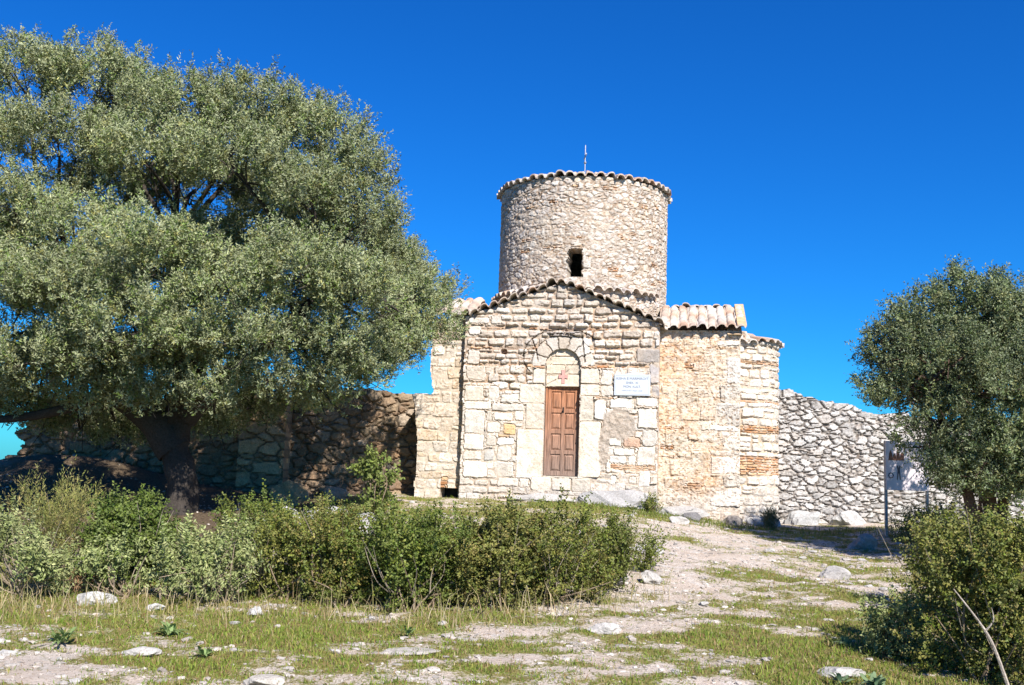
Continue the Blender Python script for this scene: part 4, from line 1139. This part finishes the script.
oc += [(-3.2, 18.4, 5.6, 0.9), (-4.6, 18.8, 6.4, 1.0), (-6.2, 18.8, 6.8, 1.1), (-7.9, 18.8, 6.5, 1.1), (-2.4, 17.8, 4.5, 0.7), (-4.0, 18.8, 4.4, 0.8), (-6.0, 19.2, 4.6, 0.9), (-7.8, 18.6, 4.4, 0.9), (-9.4, 18.2, 5.2, 1.0), (-5.0, 17.6, 7.2, 0.9), (-7.0, 17.8, 7.6, 0.9), (-2.6, 19.8, 5.6, 0.75), (-3.3, 20.0, 5.0, 0.8), (-4.4, 20.2, 5.6, 0.9), (-5.6, 20.3, 5.2, 0.95), (-6.9, 20.3, 5.6, 0.95), (-8.2, 20.3, 5.2, 0.95), (-9.4, 20.0, 4.4, 0.9), (-7.6, 19.6, 3.4, 0.8), (-6.6, 19.4, 3.5, 0.7), (-8.9, 19.2, 3.3, 0.8), (-4.9, 19.6, 3.7, 0.7), (-3.6, 18.9, 3.75, 0.6), (-6.0, 17.9, 3.3, 0.6)]  # rear clumps hidden by the front crown, added to shade the ruined walls
tb = gz(-5.45, 17.0)
oc = [(x, y, z - max(0, (z - 5.5)) * 0.05, r_ * 0.87) for x, y, z, r_ in oc]
oc += [(-7.34,15.60,2.64,0.50),(-6.71,16.00,2.46,0.50),(-5.68,15.80,2.48,0.50),(-4.68,15.60,2.57,0.50),(-3.88,15.80,2.77,0.50),(-3.05,16.00,2.82,0.45),(-2.54,16.20,3.10,0.45),(-8.14,16.50,2.28,0.40),(-5.07,15.20,3.30,0.60),(-6.27,15.20,3.03,0.60),(-1.68,17.2,4.0,0.42),(-1.58,17.4,4.5,0.38),(-1.75,17.0,3.55,0.38),(-2.2,16.8,3.3,0.4)]
oc += [(-1.97,16.80,3.43,0.45),(-2.42,16.60,2.97,0.40),(-1.43,17.20,3.84,0.36),(-2.95,16.40,2.61,0.40),(-8.35,17.50,2.15,0.50),(-7.77,18.20,2.03,0.55),(-7.18,18.60,1.88,0.50),(-5.39,18.40,2.11,0.50),(-6.40,18.40,2.26,0.55),(-4.67,18.40,2.41,0.50),(-3.86,18.40,2.62,0.45),(-8.56,16.50,2.43,0.60)]
OT = tree('olive_tree', (-5.45, 17.0, tb - 0.05), 'huge spreading silvery olive tree standing left of the church',
     [([(-5.45, 17, tb - 0.1), (-5.5, 17, 1.3), (-5.68, 17.02, 1.9), (-5.5, 17.0, 2.6), (-5.2, 16.9, 3.4)], [0.32, 0.22, 0.21, 0.19, 0.12]),
      ([(-5.65, 17, 1.7), (-6.15, 16.95, 2.3), (-6.7, 16.8, 2.75), (-7.4, 16.7, 3.6), (-7.6, 16.8, 4.6)], [0.28, 0.24, 0.2, 0.15, 0.1]),
      ([(-5.5, 17, 2.3), (-4.8, 16.8, 2.95), (-4.0, 16.5, 3.6), (-3.2, 16.3, 4.3)], [0.2, 0.17, 0.13, 0.08]),
      ([(-5.5, 17.0, 2.6), (-5.9, 17.3, 4.0), (-6.0, 17.3, 5.4)], [0.2, 0.16, 0.1]),
      ([(-6.6, 16.8, 2.7), (-7.4, 16.5, 2.3), (-8.4, 16.3, 2.1), (-9.5, 16.1, 2.2)], [0.12, 0.08, 0.06, 0.03])],
     [(-5.2, 16.9, 3.4), (-7.4, 16.7, 3.6), (-7.6, 16.8, 4.6), (-4.0, 16.5, 3.6), (-3.2, 16.3, 4.3), (-6.0, 17.3, 5.4), (-5.9, 17.3, 4.0)],
     oc, 1900, 14, 0.21, 0.070, 0.022, OL, M_OLIVE, (0.06, 0.05, 0.042), 5, up=0.75, low_cut=-0.12, flat=0.72, inner=0.62, gs=0.13)
DK = [(0.110, 0.150, 0.048), (0.14, 0.175, 0.065), (0.085, 0.125, 0.036), (0.18, 0.205, 0.085), (0.20, 0.20, 0.075)]
rc = [(7.43,16.20,4.74,0.60),(6.68,16.00,4.30,0.55),(6.22,15.90,3.76,0.52),(7.90,16.00,4.40,0.70),(6.80,15.40,3.49,0.70),(6.20,15.60,2.86,0.50),(7.42,15.10,3.02,0.75),(6.67,15.50,2.45,0.55),(7.40,15.60,2.12,0.55),(8.52,16.00,3.77,0.90),(8.53,15.80,2.47,0.80),(6.12,16.20,3.14,0.36),(7.89,15.50,1.98,0.50),(7.57,16.80,2.98,0.80),(8.55,17.00,4.06,0.80),(7.2,17.0,3.9,0.7),(9.3,16.3,3.0,0.8),(6.9,16.6,3.2,0.6),(5.98,15.9,3.6,0.3)]
rb = gz(7.57, 16.0)
rc = [(x, y, z - max(0, (z - 2.8)) * 0.12, r_) for x, y, z, r_ in rc]
rc += [(7.0,15.7,1.55,0.36),(7.45,15.5,1.5,0.38),(7.9,15.5,1.5,0.4),(8.4,15.6,1.5,0.45),(6.85,15.60,1.85,0.40),(7.10,15.30,1.70,0.40),(7.66,15.20,1.70,0.45),(6.52,15.80,2.12,0.33),(8.20,15.50,1.84,0.50)]
RT = tree('evergreen_tree', (7.57, 16.0, rb - 0.05), 'dense dark green rounded tree at the right edge beside the board', 
     [([(7.57, 16, rb - 0.1), (7.6, 16, 1.4), (7.5, 16, 2.0), (7.6, 16.05, 2.9)], [0.15, 0.115, 0.095, 0.06]),
      ([(7.75, 16.1, rb - 0.1), (7.95, 16.1, 1.5), (8.2, 16.1, 2.3), (8.4, 16.2, 3.2)], [0.10, 0.08, 0.065, 0.045]),
      ([(7.45, 15.9, rb - 0.1), (7.2, 15.8, 1.5), (6.9, 15.75, 2.2), (6.7, 15.7, 2.9)], [0.1, 0.08, 0.07, 0.04])],
     [(7.5, 16, 2.0), (7.6, 16.05, 2.9), (8.2, 16.1, 2.3), (8.4, 16.2, 3.2), (6.9, 15.75, 2.2), (6.7, 15.7, 2.9)],
     rc, 2000, 12, 0.2, 0.058, 0.026, DK, M_DARKLEAF, (0.10, 0.065, 0.05), 6, up=0.5, low_cut=-0.25, flat=0.8, inner=0.55, gs=0.11)

# ------------------------------------------------------------------ bushes
def bush(name, x, y, rx, ry, h, label, pal, mat, seed, dens=1250, nleaf=11, twig=0.15, ll=0.036, lw=0.025, up=0.7, nclump=13, stemcol=(0.25, 0.19, 0.13), bare=0.0, spread=0.7, cat='bush', stems=14, group=None, shoots=0.7, clr=(0.22, 0.36)):
    r = np.random.default_rng(seed)
    z = gz(x, y)
    e = empty(name, (x, y, z - 0.02), label=label, cat=cat, group=group)
    cl = []
    for k in range(nclump):
        a = r.uniform(0, 2 * pi); q = sqrt(r.random()) * 0.75
        cr = r.uniform(*clr) * min(h, (rx + ry) * 0.8)
        cx, cy = q * cos(a) * rx, q * sin(a) * ry
        hmax = h * (1 - 0.35 * q * q) - cr * 0.8
        cz = (max(hmax, cr * 0.6), bare + cr * 0.5, r.uniform(max(bare, cr * 0.5), max(hmax, cr * 0.6)))[k % 3]
        cl.append((cx, cy, cz, cr))
    sp = []
    for k in range(stems):
        c = cl[k % len(cl)]
        b = np.array([r.normal(0, rx * 0.25), r.normal(0, ry * 0.25), 0.0])
        t1 = np.array(c[:3]) + unit(r.normal(size=3) + np.array([0, -0.3, 0.6])) * c[3] * r.uniform(0.7, 1.15)
        m_ = (b + t1) / 2 + r.normal(0, 0.08, 3)
        sp.append(tube([b, m_, t1], [0.012, 0.008, 0.003], 5, stemcol, seed + k, 0.1))
    for k in range(int(stems * 0.6)):          # dry grey twigs poking out of the leaves
        a = r.uniform(0, 6.28); q = r.uniform(0.5, 1.05)
        e1 = np.array([q * rx * cos(a), q * ry * sin(a), h * r.uniform(0.45, 1.12)])
        b = e1 * np.array([0.45, 0.45, 0.3])
        sp.append(tube([b, (b + e1) / 2 + r.normal(0, 0.05, 3), e1], [0.006, 0.004, 0.0018], 4, (0.36, 0.30, 0.23), seed + k, 0.1))
    a_ = merge(sp)
    npmesh('stems', a_[0], [a_[1]], M_BARK, e, a_[2])
    Ps, Ds, Os = clump_sprigs(cl, dens / max(0.2, np.mean([c[3] for c in cl])) * 0.4, r, up, -0.75, 0.25, 0.95, gk=11, gs=0.075, wild=0.5)
    # long shoots breaking the outline
    top = [c for c in cl if c[2] + c[3] > h * 0.6]
    ns = int(shoots * rx * ry * 60)
    if ns and top:
        ci = np.array(top)[r.integers(len(top), size=ns)]
        v = unit(r.normal(size=(ns, 3)) + np.array([0, 0, 0.9]))
        b0 = ci[:, :3] + v * ci[:, 3:4] * 0.85
        dsh = unit(v * 0.5 + np.array([0, 0, 1.0]) + r.normal(0, 0.2, v.shape))
        kq = 5
        tt = (np.arange(kq) / kq)[None, :, None] * r.uniform(0.08, 0.34, (ns, 1, 1))
        P2 = (b0[:, None] + dsh[:, None] * tt).reshape(-1, 3)
        Ps = np.concatenate([Ps, P2]); Ds = np.concatenate([Ds, np.repeat(dsh, kq, 0)]); Os = np.concatenate([Os, np.full(len(P2), 0.8)])
    k = Ps[:, 2] > 0.03
    Ps, Ds, Os = Ps[k], Ds[k], Os[k]
    pal = np.array(pal)
    cols = pal[r.integers(len(pal), size=len(Ps))] * (0.65 + 0.65 * Os)[:, None]
    V, Fq, C = sprigs(Ps, Ds, nleaf, r.uniform(0.5, 1.4, len(Ps)) * twig, ll, lw, spread, cols, r)
    V[:, 2] = np.maximum(V[:, 2], 0.02)
    npmesh('foliage', V, [Fq], mat, e, C)
    return e
KG = [(0.122, 0.149, 0.022), (0.158, 0.174, 0.032), (0.086, 0.116, 0.017), (0.198, 0.187, 0.047), (0.189, 0.145, 0.043)]
KY = [(0.171, 0.170, 0.038), (0.211, 0.195, 0.051), (0.135, 0.145, 0.030), (0.234, 0.187, 0.060), (0.108, 0.129, 0.024)]
SG = [(0.22, 0.255, 0.09), (0.275, 0.30, 0.12), (0.185, 0.225, 0.07), (0.31, 0.315, 0.14)]
MA = [(0.101, 0.144, 0.024), (0.079, 0.121, 0.019), (0.128, 0.164, 0.031), (0.062, 0.098, 0.017)]
YL = [(0.23, 0.225, 0.06), (0.28, 0.255, 0.08), (0.19, 0.205, 0.05), (0.31, 0.25, 0.10)]
bush('evergreen_bush', -1.75, 10.9, 0.75, 0.6, 0.88, 'olive green thorny bush in the middle row just right of the pale sage bush', KG, M_SHRUB, 201, nclump=19, stems=22)
bush('evergreen_bush', -0.95, 10.6, 0.7, 0.6, 0.98, 'dark green bush in the middle row, straight below the church corner', MA[:3] + KG[:2], M_SHRUB, 202, nclump=19, stems=22)
bush('evergreen_bush', -0.15, 10.9, 0.70, 0.6, 0.98, 'tall yellowish green bush in the middle row, directly below the left door jamb', KY, M_SHRUB, 203, nclump=19, stems=24)
bush('evergreen_bush', 0.55, 11.1, 0.58, 0.55, 0.92, 'dark twiggy bush in the middle row below the church door', KG, M_SHRUB, 204, nclump=16, stems=22)
bush('evergreen_bush', 1.22, 12.0, 0.45, 0.5, 0.74, 'small dark bush ending the middle row on the right by the path', KG[:3] + [(0.11, 0.1, 0.035)], M_SHRUB, 205, nclump=13, stems=20)
bush('sage_bush', -3.05, 10.75, 0.62, 0.45, 0.68, 'pale grey green sage bush left of the olive green thorny bush', SG, M_SAGE, 206, ll=0.06, lw=0.024, nclump=9, dens=620, twig=0.16, stems=26, stemcol=(0.3, 0.24, 0.17), bare=0.18)
bush('evergreen_bush', -4.15, 11.6, 0.62, 0.5, 0.86, 'rounded bright dark green mastic bush in front of the olive trunk', MA, M_SHRUB, 207, ll=0.045, lw=0.028, nclump=16, stems=16)
bush('evergreen_bush', -3.3, 12.6, 0.8, 0.45, 0.74, 'green bush behind the pale sage bush', MA[:2] + KG[:2], M_SHRUB, 208, nclump=9)
bush('evergreen_bush', -2.4, 12.9, 0.6, 0.45, 0.66, 'leafy bush at the back of the row beneath the white rock', KY[:3] + MA[:2], M_SHRUB, 209, nclump=9)
bush('evergreen_bush', -2.42, 11.0, 0.45, 0.4, 0.78, 'light green bush squeezed between the pale sage bush and the olive green thorny bush', KY[:3] + KG[:2], M_SHRUB, 230, nclump=10, stems=16)
bush('broom_bush', -5.35, 11.9, 0.75, 0.6, 0.95, 'yellowish wispy broom bush at far left', YL, M_SHRUB, 210, ll=0.055, lw=0.011, twig=0.3, up=1.3, spread=0.4, nclump=10, dens=900, stems=26)
bush('sage_bush', -4.95, 10.6, 0.6, 0.45, 0.70, 'pale sage bush at the left edge of the view, over a white rock', SG, M_SAGE, 211, ll=0.055, lw=0.022, nclump=9, dens=620, stems=26, stemcol=(0.3, 0.24, 0.17), bare=0.15)
bush('sage_bush', -4.0, 10.7, 0.35, 0.3, 0.5, 'small thin sage bush between the rusty stone and the mastic bush', SG[:2] + MA[:1], M_SAGE, 212, ll=0.05, lw=0.022, nclump=5, dens=480, stems=16)
bush('evergreen_bush', 4.36, 8.7, 0.78, 0.7, 1.32, 'big glossy dark bush at the lower right with a bare pale stick in it', KY + KG[:4], M_SHRUB, 213, nclump=24, stems=26, dens=1400)
bush('evergreen_bush', 5.2, 8.9, 0.8, 0.7, 1.42, 'dark bush running off the lower right edge', KY[:3] + KG[:3], M_SHRUB, 214, nclump=22, stems=20, dens=620)
bush('evergreen_bush', 4.9, 11.3, 0.75, 0.5, 0.98, 'yellow green bush behind the dark one at right, under the tree', KY[1:], M_SHRUB, 215, nclump=9)
bush('sage_bush', 3.55, 9.4, 0.24, 0.25, 0.5, 'small pale sage bush against the big dark bush at right', SG, M_SAGE, 216, ll=0.05, lw=0.022, nclump=5, dens=520, stems=18, stemcol=(0.3, 0.18, 0.1))
bush('evergreen_bush', 7.45, 18.6, 0.5, 0.35, 0.62, 'dark shaded bush at the foot of the board posts', KG[:3], M_DARKLEAF, 217, nclump=7, dens=600)
bush('evergreen_bush', 8.4, 18.4, 0.6, 0.4, 0.8, 'shaded bush behind the trunk of the dark tree', KG[:3], M_DARKLEAF, 218, nclump=7, dens=600)
bush('fig_sapling', -2.28, 17.6, 0.28, 0.25, 1.05, 'thin light green sapling before the shaded wall left of the church', [(0.13, 0.17, 0.035), (0.16, 0.19, 0.05)], M_SHRUB, 219, ll=0.075, lw=0.055, nclump=6, dens=110, nleaf=7, stems=8, cat='sapling', bare=0.2)
bush('seedling', 1.83, 13.0, 0.10, 0.09, 0.42, 'single spindly seedling above the right end of the bushes', KG[:2], M_SHRUB, 220, nclump=3, dens=90, stems=4, cat='sapling', clr=(0.5, 0.7))
bush('wall_weed', 5.3, 20.25, 0.16, 0.1, 0.26, 'dry grey weed at the foot of the apse', [(0.2, 0.18, 0.1), (0.14, 0.14, 0.06)], M_SHRUB, 221, nclump=4, dens=90, up=1.4, spread=0.3, ll=0.06, lw=0.01, cat='weed')
bush('wall_weed', 2.93, 20.5, 0.10, 0.08, 0.3, 'green weed growing in the corner right of the gable wall', KG[1:4], M_SHRUB, 222, nclump=3, dens=60, cat='weed')
# bare stick in the right bush
a_ = merge([tube([(3.95, 7.95, gz(3.95, 7.95) - 0.03), (3.80, 7.9, 0.3), (3.70, 7.9, 0.5), (3.5, 7.95, 0.78)], [0.016, 0.013, 0.010, 0.004], 6, (0.42, 0.36, 0.3), 3, 0.1),
            tube([(3.71, 7.9, 0.47), (3.76, 7.86, 0.56), (3.74, 7.84, 0.66)], [0.009, 0.006, 0.003], 5, (0.42, 0.36, 0.3), 4, 0.1)])
o = npmesh('dead_branch', a_[0], [a_[1]], M_BARK, None, a_[2])
tag(o, 'bare pale dead stick leaning out of the big dark bush at right', 'branch')

# broad-leaved rosettes
def rosette(x, y, n, L, wd, label, col, seed):
    r = np.random.default_rng(seed)
    Vs, Fs, Cs, k0 = [], [], [], 0
    for i in range(n):
        a = r.uniform(0, 6.28); el = r.uniform(0.45, 1.35)
        l_ = L * r.uniform(0.6, 1.1); w = wd * r.uniform(0.7, 1.1)
        ts = np.linspace(0, 1, 6)
        dirh = np.array([cos(a), sin(a), 0]); sd_ = np.array([-sin(a), cos(a), 0])
        p = np.outer(ts * cos(el) * l_, dirh); p[:, 2] += l_ * (ts * sin(el) - 0.45 * ts ** 2)
        p[:, 2] += 0.02
        p[:, :2] += r.normal(0, L * 0.12, 2)
        ww = w * np.sin(pi * np.clip(ts * 0.9 + 0.1, 0, 1)) ** 0.7
        V = np.concatenate([p - sd_ * ww[:, None] / 2 + [0, 0, 0.01], p + sd_ * ww[:, None] / 2 + [0, 0, 0.01]])
        V[:, 2] = np.maximum(V[:, 2], 0.005)
        q = np.arange(5)
        Fs.append(np.stack([q, q + 6, q + 7, q + 1], 1) + k0); Vs.append(V); k0 += 12
        Cs.append(np.repeat((np.array(col) * r.uniform(0.8, 1.2))[None], 12, 0))
    o = npmesh('leafy_plant', np.concatenate(Vs), [np.concatenate(Fs)], M_SHRUB, None, np.concatenate(Cs), True)
    o.location = (x, y, gz(x, y) - 0.005)
    return tag(o, label, 'plant')
BL = (0.16, 0.25, 0.14)
rosette(2.95, 8.15, 34, 0.22, 0.04, 'bluish broad-leaved plant at bottom right before the dark bush', BL, 1)
rosette(2.72, 8.3, 18, 0.17, 0.035, 'smaller bluish leafy plant just left of the larger one at bottom right', BL, 2)
rosette(3.22, 9.6, 20, 0.18, 0.04, 'bluish leafy plant at the foot of the small sage bush at right', BL, 3)
rosette(-3.75, 8.75, 30, 0.28, 0.028, 'strap-leaved green plant in the grass at far lower left', (0.17, 0.26, 0.09), 4)
rosette(-3.0, 9.3, 30, 0.26, 0.028, 'strap-leaved green plant in the grass below the sage bush', (0.17, 0.26, 0.09), 5)
rosette(-2.45, 8.5, 14, 0.18, 0.03, 'tuft of strap leaves beside the flat white stone at lower left', (0.17, 0.26, 0.09), 6)
rosette(-0.85, 9.3, 14, 0.18, 0.03, 'tuft of strap leaves in front of the central bushes', (0.17, 0.26, 0.09), 7)

# ------------------------------------------------------------------ grass
def blades(name, x, y, h, w, pal, seed, lean=0.5, mat=M_GRASS):
    r = np.random.default_rng(seed)
    n = len(x)
    z = ground(x, y) - 0.005
    a = r.uniform(0, 6.28, n); b = r.uniform(0, 6.28, n)
    ln = h * lean * r.random(n)
    base = np.stack([x, y, z], 1)
    side = np.stack([np.cos(a), np.sin(a), 0 * a], 1) * (w * 0.5)[:, None]
    ld = np.stack([np.cos(b), np.sin(b), 0 * b], 1) * ln[:, None]
    up = np.array([0, 0, 1.0])
    mid = base + ld * 0.35 + up * (h * 0.55)[:, None]
    tip = base + ld + up * (h * np.sqrt(np.clip(1 - (ln / h) ** 2 * 0.6, 0.1, 1)))[:, None]
    V = np.stack([base - side, base + side, mid + side * 0.75, mid - side * 0.75, tip], 1).reshape(-1, 3)
    k = np.arange(n) * 5
    pal = np.array(pal)
    C = np.repeat(pal[r.integers(len(pal), size=n)] * r.uniform(0.75, 1.25, (n, 1)), 5, 0)
    o = npmesh(name, V, [np.stack([k, k + 1, k + 2, k + 3], 1), np.stack([k + 3, k + 2, k + 4], 1)], mat, None, C)
    return tag(o, kind='stuff')
N = 330000
v = rng.random(N)
y = 7.0 + 14.5 * v ** 1.7
x = rng.uniform(-0.60, 0.52, N) * (y + 0.5)
gg = grassiness(x, y) + 0.25 * fbm(x * 6, y * 6, 3, 41) + rng.normal(0, 0.16, N)
kp = gg > 0.60
kp &= ~((x < -3.2) & (y > 13.2))
x, y, gg = x[kp], y[kp], gg[kp]
h = (0.016 + 0.045 * rng.random(len(x)) ** 2) * np.clip(0.6 + (gg - 0.5) * 1.4, 0.5, 1.5)
blades('short_grass', x, y, h, 0.004 + 0.004 * rng.random(len(x)) + 0.0003 * y, [(0.17, 0.245, 0.03), (0.225, 0.27, 0.045), (0.13, 0.205, 0.028), (0.28, 0.27, 0.07), (0.34, 0.27, 0.14), (0.24, 0.15, 0.07), (0.19, 0.23, 0.05)], 1, 1.3)
# dry straw at the feet of the bushes
N = 26000
x = rng.uniform(-5.6, 2.0, N); y = rng.uniform(9.0, 13, N)
yb = np.interp(x, [-5.6, -4, -3, -2, -1, 0.2, 1.0, 1.6, 2.0], [10.1, 10.0, 10.2, 10.2, 9.95, 10.15, 10.9, 11.5, 12])
dens = np.exp(-((y - yb) / 0.42) ** 2) * (0.5 + 0.9 * vnoise(x * 1.8, y * 1.8, 55)) * np.interp(x, [-5.6, -2, 1, 2], [1.0, 0.75, 0.5, 0.25])
kp = rng.random(N) < dens * 0.42
x, y = x[kp], y[kp]
h = 0.07 + 0.36 * rng.random(len(x)) ** 2.6
blades('dry_grass', x, y, h, 0.005 + 0.004 * rng.random(len(x)), [(0.44, 0.35, 0.20), (0.38, 0.28, 0.15), (0.50, 0.42, 0.27), (0.30, 0.27, 0.11), (0.24, 0.24, 0.08)], 2, 1.1)
# grass against the foot of the walls
N = 9000
x = rng.uniform(0.4, 9, N); y = rng.uniform(18.8, 21.0, N)
kp = rng.random(N) < np.exp(-((y - (20.2 - 0.02 * x)) / 0.5) ** 2) * np.interp(x, [0.4, 2, 4.6, 5.6, 9], [0.6, 1, 1, 0.4, 0.25])
x, y = x[kp], y[kp]
blades('verge_grass', x, y, 0.05 + 0.08 * rng.random(len(x)), 0.010 + 0.006 * rng.random(len(x)), [(0.12, 0.16, 0.03), (0.15, 0.19, 0.04), (0.2, 0.2, 0.06)], 3, 0.8)

# ------------------------------------------------------------------ information board
SB = empty('information_board', (7.3, 19.4, gz(7.3, 19.4) - 0.05), radians(8), label='faded information board on two posts before the dry stone wall', cat='sign')
zb = SB.location.z
M_BOARD = mat_plain('faded_board', (0.64, 0.57, 0.585), 0.6, 0, 0.12, 4, 0.05)
M_POST = mat_plain('grey_post', (0.42, 0.40, 0.37), 0.7, 0.1, 0.3, 15)
bm = bmesh.new(); add_box(bm, -0.02, 0.86, -0.015, 0.015, 1.42 - zb, 2.36 - zb, 0.004)
bd = bmobj('board', bm, M_BOARD, SB)
for xx, tp in ((0.0, 2.36), (0.85, 2.42)):
    bm = bmesh.new(); add_box(bm, xx - 0.025, xx + 0.025, 0.018, 0.068, 0, tp - zb, 0.005); bmobj('post', bm, M_POST, SB)
M_EMB = mat_plain('brown_print', (0.22, 0.10, 0.06), 0.8, 0, 0.2, 15, 0)
M_DOT = mat_plain('dark_print', (0.08, 0.08, 0.09), 0.8, 0, 0.2, 15, 0)
bm = bmesh.new()
def plate(bm, pts):
    vs = [bm.verts.new((x, -0.019, z - zb)) for x, z in pts]
    f_ = bm.faces.new(vs); e_x = bmesh.ops.extrude_face_region(bm, geom=[f_])
    for q in e_x['geom']:
        if isinstance(q, bmesh.types.BMVert): q.co.y += 0.0035
plate(bm, [(0.03, 1.99), (0.35, 1.99), (0.35, 2.12), (0.31, 2.15), (0.28, 2.12), (0.268, 2.03), (0.255, 2.15), (0.228, 2.21), (0.2, 2.15), (0.19, 2.03), (0.18, 2.09), (0.155, 2.13), (0.13, 2.09), (0.118, 2.03), (0.105, 2.12), (0.075, 2.19), (0.045, 2.12)])
bmesh.ops.recalc_face_normals(bm, faces=bm.faces)
bmobj('emblem', bm, M_EMB, bd)
bm = bmesh.new()
ro = [(0.075 + (0.062, 0.052)[k % 2] * cos(k * pi / 8), 1.70 + (0.062, 0.052)[k % 2] * sin(k * pi / 8)) for k in range(16)]
ri = [(0.075 + 0.038 * cos(k * pi / 8), 1.70 + 0.038 * sin(k * pi / 8)) for k in range(15, -1, -1)]
plate(bm, ro + [(ro[0][0] - 0.0005, ro[0][1] - 0.001)] + [(ri[-1][0], ri[-1][1] - 0.001)] + ri)
bmesh.ops.recalc_face_normals(bm, faces=bm.faces)
bmobj('pictogram', bm, M_DOT, bd)
bm = bmesh.new()
plate(bm, [(0.20, 1.62), (0.215, 1.62), (0.232, 1.74), (0.245, 1.74), (0.262, 1.62), (0.277, 1.62), (0.262, 1.80), (0.275, 1.88), (0.255, 1.90), (0.239, 1.84), (0.222, 1.90), (0.202, 1.88), (0.215, 1.80)])
bmesh.ops.recalc_face_normals(bm, faces=bm.faces)
bmobj('pictogram', bm, M_DOT, bd)
